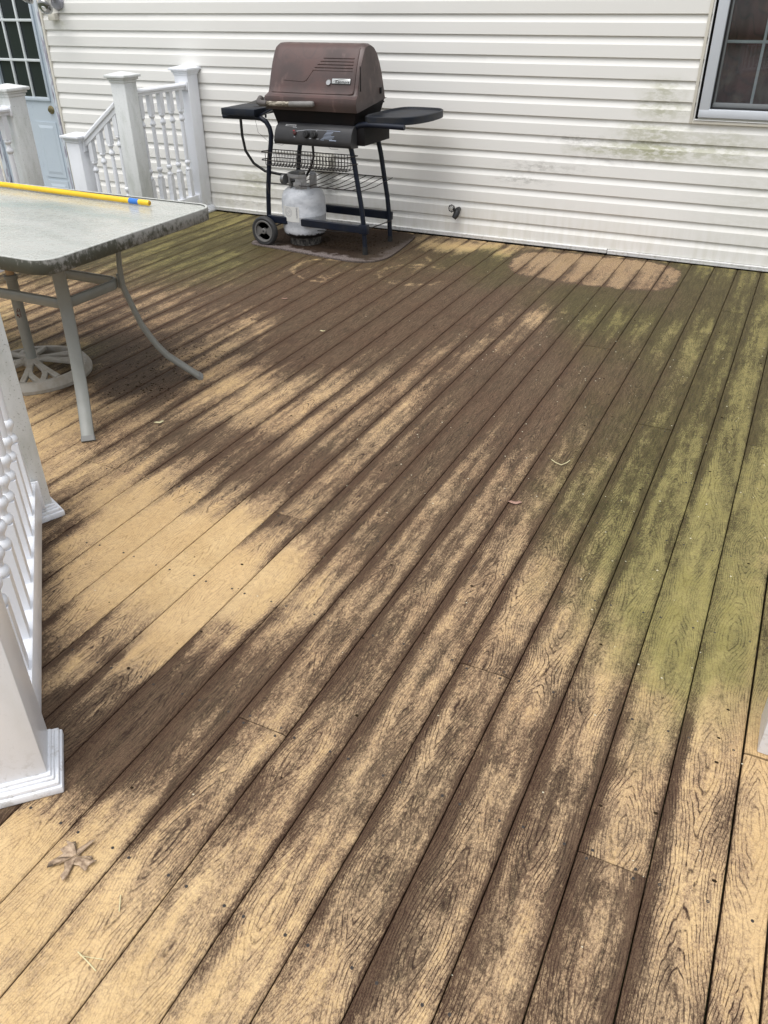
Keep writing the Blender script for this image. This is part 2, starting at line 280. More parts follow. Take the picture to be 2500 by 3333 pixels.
[16,16,16,15,15,15,15,15,15,15,16,17,18,19,19,18,17,16,16,17,18,19,19,19,18,15,11,10,16,21,25,28,28,28,28,26,24,22,21,20,19,19,19,19,20,22,26,30,30,30,30,28,26,24,23,21,19,17,15,13,12,12,12,13,14,15,15,16,15,15,14,13,13,12,12,12],
[16,16,16,16,16,16,15,15,15,16,17,18,19,19,18,17,16,16,17,18,19,20,20,20,18,16,12,16,20,24,27,28,30,30,29,28,26,24,22,21,20,20,19,17,16,18,25,28,28,28,28,27,26,24,22,21,19,17,15,14,12,12,12,12,12,13,14,15,15,16,15,15,14,14,13,12],
[16,16,16,16,16,16,16,16,16,17,18,19,19,19,18,17,16,17,18,19,20,21,21,21,20,18,19,21,24,26,28,29,30,31,31,30,28,26,24,23,21,20,19,17,16,19,26,26,26,26,26,26,25,23,22,20,18,17,15,14,13,13,12,12,12,12,12,13,14,14,15,15,16,15,15,14],
[16,16,16,16,16,16,16,16,17,18,19,19,19,19,18,17,18,18,19,20,21,22,23,23,23,23,23,24,26,27,28,29,31,31,31,31,29,28,26,24,22,21,19,17,16,20,27,25,24,24,24,24,23,22,21,19,18,16,16,15,15,14,13,13,12,12,12,12,12,13,14,14,15,15,16,15],
[16,16,16,16,16,16,16,16,17,18,19,19,19,19,19,19,19,19,20,20,21,23,24,25,26,26,26,26,27,28,28,29,30,30,30,30,29,28,26,25,23,21,19,17,15,19,24,25,23,23,23,23,22,20,19,18,17,16,16,16,15,15,15,14,14,13,12,12,12,12,12,13,14,14,15,15],
[16,16,16,16,16,16,16,17,17,18,19,19,19,19,19,19,19,19,20,20,21,23,24,26,27,27,27,27,27,28,28,29,28,28,29,28,28,27,26,24,23,21,20,17,14,16,22,23,23,23,23,22,21,19,18,17,16,16,16,16,16,16,16,15,15,14,14,13,12,12,12,12,12,13,13,14],
[16,16,16,16,16,16,16,16,17,17,18,18,19,19,19,19,19,19,20,20,21,22,24,26,27,27,27,27,27,27,28,27,27,27,27,27,26,26,25,24,23,21,20,16,12,14,21,22,21,21,22,21,20,19,17,16,16,16,16,16,16,16,16,16,16,15,15,14,14,13,12,12,12,12,12,13],
[16,16,16,16,16,16,16,16,16,17,17,17,18,18,19,19,19,19,19,20,21,22,24,25,26,27,27,27,27,27,27,26,25,25,25,25,25,25,25,24,23,21,19,14,9,14,20,20,20,20,20,20,20,18,17,16,16,16,16,16,16,16,16,16,16,16,16,15,15,14,14,13,13,12,12,12],
[16,16,16,16,16,16,16,16,16,16,16,16,17,17,18,18,19,19,19,20,21,22,23,25,26,27,27,27,27,27,26,25,24,24,24,24,25,25,25,25,24,23,19,14,9,15,19,20,19,18,18,19,19,18,16,16,16,16,16,16,16,16,16,16,16,16,16,16,16,15,15,14,14,13,13,12],
[16,16,16,16,16,16,16,16,16,16,16,16,16,16,17,17,18,18,19,20,21,23,24,25,26,27,27,27,27,27,26,25,23,23,23,23,25,26,26,26,26,25,21,15,13,18,20,19,18,16,17,18,19,18,16,16,16,16,16,16,16,16,16,16,16,16,16,16,16,16,16,15,15,15,14,13],
[16,16,16,16,16,16,16,16,16,16,16,16,16,16,16,16,17,17,18,20,21,23,24,25,27,27,27,27,27,27,26,25,24,24,24,24,25,26,27,28,28,27,22,17,17,21,21,20,18,16,17,18,19,18,16,16,16,16,16,16,16,16,16,16,16,16,16,16,16,16,16,16,16,15,15,15],
[16,16,16,16,16,16,16,16,16,16,16,16,16,16,16,16,16,17,18,20,21,23,24,26,27,27,27,27,27,27,27,26,26,26,25,25,26,27,28,29,30,28,24,20,20,22,22,21,19,17,18,19,19,17,16,16,16,16,16,16,16,16,16,16,16,16,16,16,16,16,16,16,16,16,16,15],
[16,16,16,16,16,16,16,16,16,16,16,16,16,16,16,16,16,17,18,19,21,23,25,27,27,27,27,27,27,27,27,27,28,28,27,27,27,27,28,30,31,29,25,22,23,24,24,23,21,20,20,20,19,17,16,16,16,16,16,16,16,16,16,16,16,16,16,16,16,16,16,16,16,16,16,16],
[15,15,16,16,16,16,16,16,16,16,16,16,16,16,16,16,16,17,18,19,22,24,26,27,27,27,27,27,27,27,27,28,29,30,29,28,27,27,28,30,30,28,26,23,25,25,26,25,23,22,23,23,21,19,17,16,16,16,16,16,16,16,16,16,16,16,16,16,16,16,16,16,16,16,16,16],
[15,15,15,15,16,16,16,16,16,16,16,16,16,16,16,16,17,18,19,21,23,25,27,27,27,27,27,27,27,27,28,29,30,31,30,28,27,27,28,29,29,27,25,24,25,26,27,26,25,25,26,26,24,22,19,17,16,16,16,16,16,16,16,16,16,16,16,16,16,16,16,16,16,16,16,16],
[15,15,15,15,15,15,16,16,16,16,16,16,16,16,16,17,18,19,20,22,24,26,27,27,27,27,27,27,27,27,28,29,30,31,29,28,27,27,28,28,27,26,24,24,25,27,27,27,27,27,28,28,27,25,22,19,17,16,16,16,16,16,16,16,16,16,16,16,16,16,16,16,16,16,16,16],
[14,14,15,15,15,15,15,15,16,16,16,16,16,16,17,17,18,19,21,23,25,27,27,27,27,27,27,27,27,28,29,30,31,30,29,28,27,27,27,27,26,25,23,23,24,25,26,27,27,29,30,30,29,28,24,21,18,16,16,16,16,16,16,16,16,16,16,16,16,16,16,16,16,16,16,16],
[13,14,14,14,14,15,15,15,15,15,16,16,16,16,17,18,19,20,22,24,25,27,27,27,27,27,27,27,27,28,29,30,31,29,28,26,26,27,27,27,25,24,23,22,23,23,25,26,27,29,30,31,31,30,26,22,18,17,16,16,16,16,16,16,16,16,16,16,16,16,16,16,16,16,16,16],
[13,13,13,14,14,14,14,15,15,15,15,15,16,17,18,19,20,21,23,24,26,27,27,27,27,27,27,27,28,29,30,31,30,28,26,25,25,25,26,25,25,24,23,21,21,22,23,25,26,28,30,31,31,31,27,23,19,17,16,16,16,16,16,16,16,16,16,16,16,16,16,16,16,16,16,16],
[12,13,13,13,13,14,14,14,14,15,15,15,16,17,18,19,20,22,23,25,26,27,27,27,27,27,27,27,28,29,30,31,29,27,25,24,23,23,24,23,23,22,22,21,20,21,22,24,25,26,28,29,30,31,27,23,19,17,16,16,16,16,16,16,16,16,16,16,16,16,16,16,16,16,16,16],
[12,12,12,13,13,13,13,14,14,14,14,15,16,17,18,20,21,23,24,25,27,27,27,27,27,27,27,27,27,27,29,29,27,25,23,22,22,22,21,21,21,20,20,20,19,21,22,23,24,25,26,27,28,28,25,22,19,17,16,16,16,16,16,16,16,16,16,16,16,16,16,16,16,16,16,16],
[12,12,12,12,12,13,13,13,13,13,14,15,16,17,18,20,21,23,24,26,27,27,27,27,27,27,27,26,25,25,25,25,25,24,23,22,21,20,19,19,18,18,18,18,18,20,22,23,23,23,24,25,26,26,23,20,18,17,16,16,16,16,16,16,16,16,16,16,16,16,16,16,16,16,16,16],
[12,12,12,12,12,12,12,12,13,13,14,15,15,17,18,19,21,22,24,26,27,27,27,27,27,27,26,23,21,21,21,21,21,20,20,20,20,19,18,17,17,16,16,15,16,18,20,21,22,23,23,23,24,23,21,18,17,17,16,16,16,16,16,16,16,16,16,16,16,16,16,16,16,16,16,16],
[12,12,12,12,12,12,12,12,12,13,13,14,15,16,17,18,20,22,23,25,26,26,27,27,27,27,24,21,18,16,16,16,16,17,17,18,18,18,17,16,15,14,14,13,14,15,17,19,20,21,22,23,23,22,19,17,16,16,16,16,16,16,16,16,16,16,16,16,16,16,16,16,16,16,16,16],
[12,12,12,12,12,12,12,12,12,12,13,14,14,15,16,18,19,20,22,23,24,25,26,26,27,26,22,18,15,12,12,12,13,13,14,15,15,16,16,16,15,14,13,12,12,13,15,16,17,19,20,21,22,21,19,16,16,16,16,16,16,16,16,16,16,16,16,16,16,16,16,16,16,16,16,16],
[12,12,12,12,12,12,12,12,12,12,13,13,14,15,15,16,18,19,20,21,22,23,24,25,26,23,20,17,13,11,10,10,9,10,11,12,13,14,14,14,14,13,12,12,12,12,12,13,14,16,17,18,20,19,18,16,16,16,16,16,16,16,16,16,16,16,16,16,16,16,16,16,16,16,16,16],
[12,12,12,12,12,12,12,12,12,12,13,13,13,14,15,15,16,18,19,20,21,21,22,23,23,21,18,15,12,11,10,9,8,8,9,10,11,12,12,13,13,13,12,12,12,12,12,12,12,13,14,15,17,17,16,15,15,15,16,16,16,16,16,16,16,16,16,16,16,16,16,16,16,16,16,16],
[12,12,12,12,12,12,12,12,12,12,13,13,13,13,14,15,15,16,17,18,19,20,21,22,21,19,16,13,11,10,9,8,8,8,8,8,9,10,11,12,12,12,12,12,12,12,12,12,12,12,12,13,14,14,14,14,14,15,15,15,15,16,16,16,16,16,16,16,16,16,16,16,16,16,16,16],
[12,12,12,12,12,12,12,12,12,13,13,13,13,13,14,14,15,15,16,17,17,18,19,20,18,17,15,12,11,10,9,8,8,8,8,8,9,9,10,11,11,12,12,12,12,12,12,12,12,12,12,12,12,13,13,13,13,14,14,15,15,15,15,16,16,16,16,16,16,16,16,16,16,16,16,16],
[12,12,12,12,12,12,12,12,12,13,13,13,13,14,14,14,14,15,15,16,16,17,18,17,17,15,14,12,11,10,9,9,8,8,8,8,9,9,10,10,11,11,12,12,12,12,12,12,12,12,12,12,12,12,12,12,12,13,13,14,14,14,15,15,15,16,16,16,16,16,16,16,16,16,16,16]]
ALGAE = [
[0,0,0,0,0,0,0,0,0,0,0,0,0,0,0,0,0,0,0,0,0,0,0,0,0,0,0,0,0,0,0,0,0,0,0,0,0,0,0,0,0,0,0,0,0,0,0,0,0,0,0,0,0,0,0,0,0,0,0,0,0,0,0,0,0,0,0,0,0,0,0,0,0,0,0,0],
[0,0,0,0,0,0,0,0,0,0,0,0,0,0,0,0,0,0,0,0,0,0,0,0,0,0,0,0,0,0,0,0,0,0,0,0,0,0,0,0,0,0,0,0,0,0,0,0,0,0,0,0,0,0,0,0,0,0,0,0,0,0,0,0,0,0,0,0,0,0,0,0,0,0,0,0],
[0,0,0,0,0,0,0,0,0,0,0,0,0,0,0,0,0,0,0,0,0,0,0,0,0,0,0,0,0,0,0,0,0,0,0,0,0,0,0,0,0,0,0,0,0,0,0,0,0,0,0,0,0,0,0,0,0,0,0,0,0,0,0,0,0,0,0,0,0,0,0,0,0,0,0,0],
[0,0,0,0,0,0,0,0,0,0,0,0,0,0,0,0,0,0,0,0,0,0,0,0,0,0,0,0,0,0,0,0,0,0,0,0,0,0,0,0,0,0,0,0,0,0,0,0,0,0,0,0,0,0,0,0,0,0,0,0,0,0,0,0,0,0,0,0,0,0,0,0,0,0,0,0],
[0,0,0,0,0,0,0,0,0,0,0,0,0,0,0,0,0,0,0,0,0,0,0,0,0,0,0,0,0,0,0,0,0,0,0,0,0,0,0,0,0,0,0,0,0,0,0,0,0,0,0,0,0,0,0,0,0,0,0,0,0,0,0,0,0,0,0,0,0,0,0,0,0,0,0,0],
[0,0,0,0,0,0,0,0,0,0,0,0,0,0,0,0,0,0,0,0,0,0,0,0,0,0,0,0,0,0,0,0,0,0,0,0,0,0,0,0,0,0,0,0,0,0,0,0,0,0,0,0,0,0,0,0,0,0,0,0,0,0,0,0,0,0,0,0,0,0,0,0,0,0,0,0],
[0,0,0,0,0,0,0,0,0,0,0,0,0,0,0,0,0,0,0,0,0,0,0,0,0,0,0,0,0,0,0,0,0,0,0,0,0,0,0,0,0,0,0,0,0,0,0,0,0,0,0,0,0,0,0,0,0,0,0,0,0,0,0,0,0,0,0,0,0,0,0,0,0,0,0,0],
[0,0,0,0,0,0,0,0,0,0,0,0,0,0,0,0,0,0,0,0,0,0,0,0,0,0,0,0,0,0,0,0,0,0,0,0,0,0,0,0,0,0,0,0,0,0,0,0,0,0,0,0,0,0,0,0,0,0,0,0,0,0,0,0,0,0,0,0,0,0,0,0,0,0,0,0],
[0,0,0,0,0,0,0,0,0,0,0,0,0,0,0,0,0,0,0,0,0,0,0,0,0,0,0,0,0,0,0,0,0,0,0,0,0,0,0,0,0,0,0,0,0,0,0,0,0,0,0,0,0,0,0,0,0,0,0,0,0,0,0,0,0,0,0,0,0,0,0,0,0,0,0,0],
[0,0,0,0,0,0,0,0,0,0,0,0,0,0,0,0,0,0,0,0,0,0,0,0,0,0,0,0,0,0,0,0,0,0,0,0,0,0,0,0,0,0,0,0,0,0,0,0,0,0,0,0,0,0,0,0,0,0,0,0,0,0,0,0,0,0,0,0,0,0,0,0,0,0,0,0],
[0,0,0,0,0,0,0,0,0,0,0,0,0,0,0,0,0,0,0,0,0,0,0,0,0,0,0,0,0,0,0,0,0,0,0,0,0,0,0,0,0,0,0,0,0,0,0,0,0,0,0,0,0,0,0,0,0,0,0,0,0,0,0,0,0,0,0,0,0,0,0,0,0,0,0,0],
[0,0,0,0,0,0,0,0,0,0,0,0,0,0,0,0,0,0,0,0,0,0,0,0,0,0,0,0,0,0,0,0,0,0,0,0,0,0,0,0,0,0,0,0,0,0,0,0,0,0,0,0,0,0,0,0,0,0,0,0,0,0,0,0,0,0,0,0,0,0,0,0,0,0,0,0],
[0,0,0,0,0,0,0,0,0,0,0,0,0,0,0,0,0,0,0,0,0,0,0,0,0,0,0,0,0,0,0,0,0,0,0,0,0,0,0,0,0,0,0,0,0,0,0,0,0,0,0,0,0,0,0,0,0,0,0,0,0,0,0,0,0,0,0,0,0,0,0,0,0,0,0,0],
[0,0,0,0,0,0,0,0,0,0,0,0,0,0,0,0,0,0,0,0,0,0,0,0,0,0,0,0,0,0,0,0,0,0,0,0,0,0,0,0,0,0,0,0,0,0,0,0,0,0,0,0,0,0,0,0,0,0,0,0,0,0,0,0,0,0,0,0,0,0,0,0,0,0,0,0],
[0,0,0,0,0,0,0,0,0,0,0,0,0,0,0,0,0,0,0,0,0,0,0,0,0,0,0,0,0,0,0,0,0,0,0,0,0,0,0,0,0,0,0,0,0,0,0,0,0,0,0,0,0,0,0,0,0,0,0,0,0,0,0,0,0,0,0,0,0,0,0,0,0,0,0,0],
[0,0,0,0,0,0,0,0,0,0,0,0,0,0,0,0,0,0,0,0,0,0,0,0,0,0,0,0,0,0,0,0,0,0,0,0,0,0,0,0,0,0,0,0,0,0,0,0,0,0,0,0,0,0,0,0,0,0,0,0,0,0,0,0,0,0,0,0,0,0,0,0,0,0,0,0],
[0,0,0,0,0,0,0,0,0,0,0,0,0,0,0,0,0,0,0,0,0,0,0,0,0,0,0,0,0,0,0,0,0,0,0,0,0,0,0,0,0,0,0,0,0,0,0,0,0,0,0,0,0,0,0,0,0,0,0,0,0,0,0,0,0,0,0,0,0,0,0,0,0,0,0,0],
[0,0,0,0,0,0,0,0,0,0,0,0,0,0,0,0,0,0,0,0,0,0,0,0,0,0,0,0,0,0,0,0,0,0,0,0,0,0,0,0,0,0,0,0,0,0,0,0,0,0,0,0,0,0,0,0,0,0,0,0,0,0,0,0,0,0,0,0,0,0,0,0,0,0,0,0],
[0,0,0,0,0,0,0,0,0,0,0,0,0,0,0,0,0,0,0,0,0,0,0,0,0,0,0,0,0,0,0,0,0,0,0,0,0,0,0,0,0,0,0,0,0,0,0,0,0,0,0,0,0,0,0,0,0,0,0,0,0,0,0,0,0,0,0,0,0,0,0,0,0,0,0,0],
[0,0,0,0,0,0,0,0,0,0,0,0,0,0,0,0,0,0,0,0,0,0,0,0,0,0,0,0,0,0,0,0,0,0,0,0,0,0,0,0,0,0,0,0,0,0,0,0,0,0,0,0,0,0,0,0,0,1,0,0,0,0,0,0,0,0,0,0,0,0,0,0,0,0,0,0],
[0,0,0,0,0,0,0,0,0,0,0,0,0,0,0,0,0,0,0,0,0,0,0,0,0,0,0,0,0,0,0,0,0,0,0,0,0,0,0,0,0,0,0,0,0,0,0,0,0,0,0,0,0,0,0,0,0,5,8,2,0,0,0,0,0,0,0,0,0,0,0,0,0,0,0,0],
[0,0,0,0,0,0,0,0,0,0,0,0,0,0,0,0,0,0,0,0,0,0,0,0,0,0,0,0,0,0,0,0,0,0,0,0,0,0,0,0,0,0,0,0,0,0,0,0,0,0,0,0,0,0,0,1,1,0,9,9,5,1,0,0,0,0,0,0,0,0,0,0,0,0,0,0],
[0,0,0,0,0,0,0,0,0,0,0,0,0,0,0,0,0,0,0,0,0,0,0,0,0,0,0,0,0,0,0,0,0,0,0,0,0,0,0,0,0,0,0,0,0,0,0,0,0,0,0,0,0,0,0,3,5,6,11,12,9,2,0,0,0,0,0,0,0,0,0,0,0,0,0,0],
[0,0,0,0,0,0,0,0,0,0,0,0,0,0,0,0,0,0,0,0,0,0,0,0,0,0,0,0,0,0,0,0,0,0,0,0,0,0,0,0,0,0,0,0,0,0,0,0,0,0,0,0,0,1,1,5,9,10,12,17,13,7,3,1,0,0,0,0,0,0,0,0,0,0,0,0],
[1,0,0,0,0,0,0,0,0,0,0,0,0,0,0,0,0,0,0,0,0,0,0,0,0,0,0,0,0,0,0,0,0,0,0,0,0,0,0,0,0,0,0,0,0,0,0,0,0,0,0,0,0,2,5,7,11,15,20,22,16,12,7,4,3,1,0,0,0,0,0,0,0,0,0,0],
[5,3,1,0,0,0,0,0,0,0,0,0,0,0,0,0,0,0,0,0,0,0,0,0,0,0,0,0,0,0,0,0,0,0,0,0,0,0,0,0,0,0,0,0,0,0,0,0,0,0,0,0,0,3,6,9,14,19,23,27,23,16,12,11,7,4,3,1,0,0,0,0,0,0,0,0],
[10,8,5,3,2,0,0,0,0,0,0,0,0,0,0,0,0,0,0,0,0,0,0,0,0,0,0,0,0,0,0,0,0,0,0,0,0,0,0,0,0,0,0,0,0,0,0,0,0,0,0,2,4,5,8,14,18,22,27,30,25,20,19,15,12,11,7,4,3,1,0,0,0,0,0,0],
[14,12,10,8,6,4,2,1,0,0,0,0,0,0,0,0,0,0,0,0,0,0,0,0,0,0,0,0,0,0,0,0,0,0,0,0,0,0,0,0,0,0,0,0,0,0,0,0,0,0,1,3,6,8,11,15,20,26,29,30,27,20,19,19,19,16,12,11,8,4,3,1,0,0,0,0],
[16,15,14,12,10,8,6,4,2,1,0,0,0,0,0,0,0,0,0,0,0,0,0,0,0,0,0,0,0,0,0,0,0,0,0,0,0,0,0,0,0,0,0,0,0,0,0,0,0,0,2,4,6,9,12,16,22,27,30,30,26,20,19,19,19,19,19,16,13,11,8,4,3,1,0,0],
[15,15,16,15,14,13,11,9,6,4,2,1,0,0,0,0,0,0,0,0,0,0,0,0,0,0,0,0,0,0,0,0,0,0,0,0,0,0,0,0,0,0,0,0,0,0,0,0,0,0,3,5,7,11,15,19,23,28,30,29,25,20,19,19,19,19,19,19,19,16,13,11,8,5,3,1],
[14,15,15,15,16,15,14,13,11,9,7,4,3,1,0,0,0,0,0,0,0,0,0,0,0,0,0,0,0,0,0,0,0,0,0,0,0,0,0,0,0,0,0,0,0,0,0,0,0,1,3,7,10,13,18,22,27,29,31,29,25,19,19,19,19,19,19,19,19,19,19,17,13,12,9,5],
[13,14,14,15,15,15,16,15,14,13,11,9,7,5,3,1,0,0,0,0,1,2,3,2,1,0,0,0,0,0,0,0,0,0,0,0,0,0,0,0,0,0,0,0,0,0,0,0,0,2,4,9,13,15,19,24,29,31,31,29,24,19,19,19,19,19,19,19,19,19,19,19,19,17,13,12],
[13,13,13,14,14,15,15,15,16,15,15,13,12,9,7,5,3,1,0,2,4,6,6,6,5,2,1,0,0,0,0,0,0,0,0,0,0,0,0,0,0,0,0,0,0,0,0,0,1,3,6,10,14,16,20,25,30,31,31,28,24,19,19,19,19,19,19,19,19,19,19,19,19,19,19,17],
[12,12,12,13,13,14,14,15,15,15,16,15,15,14,12,10,8,5,5,6,7,9,10,10,7,4,2,1,1,0,0,0,0,0,0,0,0,0,0,0,0,0,0,0,0,0,0,0,1,3,7,12,16,19,21,26,30,31,30,28,24,19,19,19,19,19,19,19,19,19,19,19,19,19,19,19],
[12,12,12,12,12,13,13,14,14,15,15,15,16,16,15,14,12,11,10,10,11,11,12,10,7,4,3,2,2,1,0,0,0,0,0,0,0,0,0,0,0,0,0,0,0,0,0,0,0,2,7,12,17,20,23,27,31,31,30,28,24,21,20,19,19,19,19,19,19,19,19,19,19,19,19,19],
[11,11,12,12,12,12,12,13,13,14,14,15,15,15,16,16,15,14,14,14,14,14,12,8,5,4,4,4,2,1,0,0,0,0,0,0,0,0,0,0,0,0,0,0,0,0,0,0,0,2,6,11,16,20,23,28,31,31,30,27,25,23,22,21,20,19,19,19,19,19,19,19,19,19,19,19],
[10,10,11,11,12,12,12,12,12,13,13,14,14,15,15,15,15,16,16,17,17,15,11,7,5,4,4,3,2,0,0,0,0,0,0,0,0,0,0,0,0,0,0,0,0,0,0,0,0,3,7,11,16,19,22,27,31,31,29,27,25,23,23,23,22,21,20,19,19,19,19,19,19,19,19,19],
[8,9,10,10,11,11,12,12,12,12,12,13,13,13,13,13,14,15,17,19,17,13,9,7,6,6,4,2,1,0,0,0,0,0,0,0,0,0,0,0,0,0,0,0,0,0,0,0,0,3,7,12,16,18,21,26,30,31,29,27,24,23,23,23,23,23,22,21,20,19,19,19,19,19,19,19],
[6,7,8,9,9,10,11,11,12,12,12,12,11,10,9,9,11,13,16,16,14,10,8,7,7,6,4,1,0,0,0,0,0,0,0,0,0,0,0,0,0,0,0,0,0,0,0,0,1,3,6,11,15,18,22,26,29,31,29,27,24,23,23,23,23,23,23,23,23,21,20,20,19,19,19,19],
[5,6,6,7,8,9,9,10,11,11,12,10,8,7,5,6,7,9,10,10,9,7,7,8,8,5,2,0,0,0,0,0,0,0,0,0,0,0,0,0,0,0,0,0,0,0,0,0,2,4,7,11,14,16,21,26,29,31,29,26,24,23,23,23,23,23,23,23,23,23,23,22,20,20,19,19],
[4,4,5,5,6,7,8,8,9,10,9,8,6,4,3,3,3,4,4,5,4,5,6,7,5,3,1,0,0,0,0,0,0,0,0,0,0,0,0,0,0,0,0,0,0,0,0,0,2,4,8,12,14,16,20,25,28,30,28,26,24,23,23,23,23,23,23,23,23,23,23,23,23,22,20,20],
[4,4,4,4,5,5,6,7,7,7,7,5,4,3,2,1,0,1,1,2,2,3,4,4,3,1,0,0,0,0,0,0,0,0,0,0,0,0,0,0,0,0,0,0,0,0,0,1,3,5,9,12,14,17,21,24,26,28,28,26,24,23,23,23,23,23,23,23,23,23,23,23,23,23,23,22],
[5,5,4,4,4,4,5,5,5,5,5,4,3,2,1,0,0,0,0,0,1,1,2,2,1,0,0,0,0,0,0,0,0,0,0,0,0,0,0,0,0,0,0,0,0,0,0,2,3,6,10,13,15,17,20,24,26,27,27,27,26,25,24,23,23,23,23,23,23,23,23,23,23,23,23,23],
[7,6,5,5,4,4,4,4,4,4,4,3,2,1,0,0,0,0,0,0,0,0,0,0,0,0,0,0,0,0,0,0,0,0,0,0,0,0,0,0,0,0,0,0,0,0,0,2,4,7,11,13,15,17,20,23,25,27,27,27,27,26,26,25,24,23,23,23,23,23,23,23,23,23,23,23],
[9,8,7,6,6,5,4,4,4,4,3,2,1,0,1,1,1,1,1,0,0,0,0,0,0,0,0,0,0,0,0,0,0,0,0,0,0,0,0,0,0,0,0,0,0,0,1,3,5,7,11,13,15,17,19,22,24,26,27,27,27,27,27,26,26,25,24,24,23,23,23,23,23,23,23,23],
[11,10,10,9,8,7,6,5,4,3,2,1,0,1,2,2,2,2,2,1,1,0,0,0,0,0,0,0,0,0,0,0,0,0,0,0,0,0,0,0,0,0,0,0,0,0,2,3,5,7,10,12,14,17,19,21,23,25,27,26,26,26,27,27,27,27,26,25,24,24,23,23,23,23,23,23],
[12,12,11,11,10,9,8,7,5,3,1,0,1,2,3,3,3,3,2,2,2,1,1,1,0,0,0,0,0,0,0,0,0,0,0,0,0,0,0,0,0,0,0,0,0,0,2,4,5,7,9,11,13,16,19,21,24,26,27,25,24,25,26,26,27,27,27,27,26,25,24,24,23,23,23,23],
[12,12,12,12,11,11,10,9,7,5,3,3,3,3,4,4,4,3,3,3,2,2,2,1,1,0,0,0,0,0,0,0,0,0,0,0,0,0,0,0,0,0,0,0,0,0,2,4,7,8,9,11,13,15,18,21,24,26,27,25,23,24,24,25,26,26,27,27,27,27,26,25,24,24,23,23],
[14,13,12,12,12,12,11,11,9,8,8,7,6,6,5,4,4,4,4,3,3,3,3,2,1,1,0,0,0,0,0,0,0,0,0,0,0,0,0,0,0,0,0,0,0,0,3,6,9,11,11,12,13,15,18,21,24,26,27,25,23,23,23,24,24,25,25,26,27,27,27,27,26,25,24,24],
[16,15,14,13,13,12,12,12,11,12,11,11,11,9,7,6,5,4,4,4,4,4,3,3,2,1,0,0,0,0,0,0,0,0,0,0,0,0,0,0,0,0,0,0,0,1,3,8,11,13,13,13,14,16,18,22,24,26,26,24,23,23,23,23,23,24,24,25,25,26,27,27,27,27,26,25],
[18,17,16,15,14,13,13,12,13,14,14,15,14,12,11,9,8,6,5,4,4,4,4,3,2,0,0,0,0,0,0,0,0,0,0,0,0,0,0,0,0,0,0,0,0,2,5,9,14,15,15,15,16,17,19,22,25,26,26,24,23,23,23,23,23,23,23,23,24,25,25,26,27,27,27,27],
[19,18,18,17,16,15,14,14,14,15,16,16,15,15,14,12,11,10,8,7,5,4,3,2,1,0,0,0,0,0,0,0,0,0,0,0,0,0,0,0,0,0,0,0,0,2,6,11,15,16,15,16,17,19,20,23,25,27,26,24,23,23,23,23,23,23,23,23,23,23,24,24,25,26,27,27],
[19,19,19,19,18,17,17,16,16,16,16,16,16,16,15,15,14,13,11,10,8,6,4,2,0,0,0,0,0,0,0,0,0,0,0,0,0,0,0,0,0,0,0,0,0,2,9,14,17,16,16,17,18,20,21,23,25,27,26,25,24,23,23,23,23,23,23,23,23,23,23,23,24,24,25,26],
[20,20,19,19,19,19,18,18,18,18,18,17,17,16,16,16,15,15,14,13,12,8,6,3,1,0,0,0,0,0,0,0,0,0,0,0,0,0,0,0,0,0,0,0,0,4,12,17,19,19,18,18,19,20,22,24,25,27,27,25,25,24,24,23,23,23,23,23,23,23,23,23,23,23,24,24],
[21,21,20,20,19,19,19,19,19,20,20,19,19,18,18,17,16,16,16,15,13,10,7,4,3,2,1,0,0,0,0,0,0,0,0,0,0,0,0,0,0,0,0,0,0,7,15,20,22,22,21,20,20,21,22,24,25,27,27,26,26,25,25,24,24,23,23,23,23,23,23,23,23,23,23,23],
[23,22,21,21,20,20,19,20,21,21,22,22,21,21,20,19,18,17,16,15,13,10,8,6,4,3,2,1,1,0,0,0,0,0,0,0,0,0,0,0,1,1,1,1,1,10,18,23,24,24,24,22,21,22,23,24,26,27,27,27,27,26,26,25,25,24,24,23,23,23,23,23,23,23,23,23],
[25,24,23,22,22,21,21,21,22,23,23,24,24,24,23,22,21,20,18,15,12,9,7,6,5,3,3,2,2,1,1,1,0,0,0,0,0,0,0,1,1,2,3,3,5,13,19,24,25,26,25,24,22,22,23,24,26,27,27,27,27,27,27,26,26,25,25,24,24,23,23,23,23,23,23,23],
[26,25,25,24,23,23,22,23,23,23,24,25,26,26,26,25,24,22,19,15,12,9,7,6,5,4,4,3,3,3,3,3,2,1,0,0,0,0,0,1,2,3,5,6,10,16,21,24,25,27,26,24,23,23,23,24,26,27,27,27,27,27,27,27,27,26,26,25,25,24,24,23,23,23,23,23],
[27,27,26,25,25,24,24,24,24,25,25,26,27,27,27,27,26,24,20,16,13,10,8,6,5,4,4,4,4,5,5,5,4,3,2,1,0,0,1,2,3,5,8,10,14,18,22,24,25,26,25,24,23,23,23,25,26,27,27,27,27,27,27,27,27,27,27,26,26,25,25,24,24,24,23,23],
[27,27,27,27,26,26,26,26,26,26,26,27,27,27,27,27,27,23,20,16,13,11,9,7,6,5,5,4,5,6,7,7,6,5,4,3,2,1,2,3,4,7,10,14,17,20,23,23,24,24,24,23,23,23,23,25,26,27,27,27,27,27,27,27,27,27,27,27,27,27,26,26,25,24,24,24],
[27,27,27,27,27,27,27,27,26,27,27,27,27,27,27,27,25,22,19,16,14,12,11,9,8,7,6,6,6,7,8,8,7,7,6,5,4,4,5,5,6,9,12,16,18,21,23,23,22,22,22,21,22,23,23,25,27,27,27,27,27,27,27,27,27,27,27,27,27,27,27,27,26,26,25,24],
[27,27,27,27,27,27,27,27,27,27,27,27,27,27,27,26,23,20,17,15,14,13,11,11,10,9,8,8,8,8,8,8,8,8,8,7,6,7,9,10,9,10,13,17,19,22,23,22,21,20,20,19,20,22,23,25,26,27,27,27,27,27,27,27,27,27,27,27,27,27,27,27,27,27,26,26],
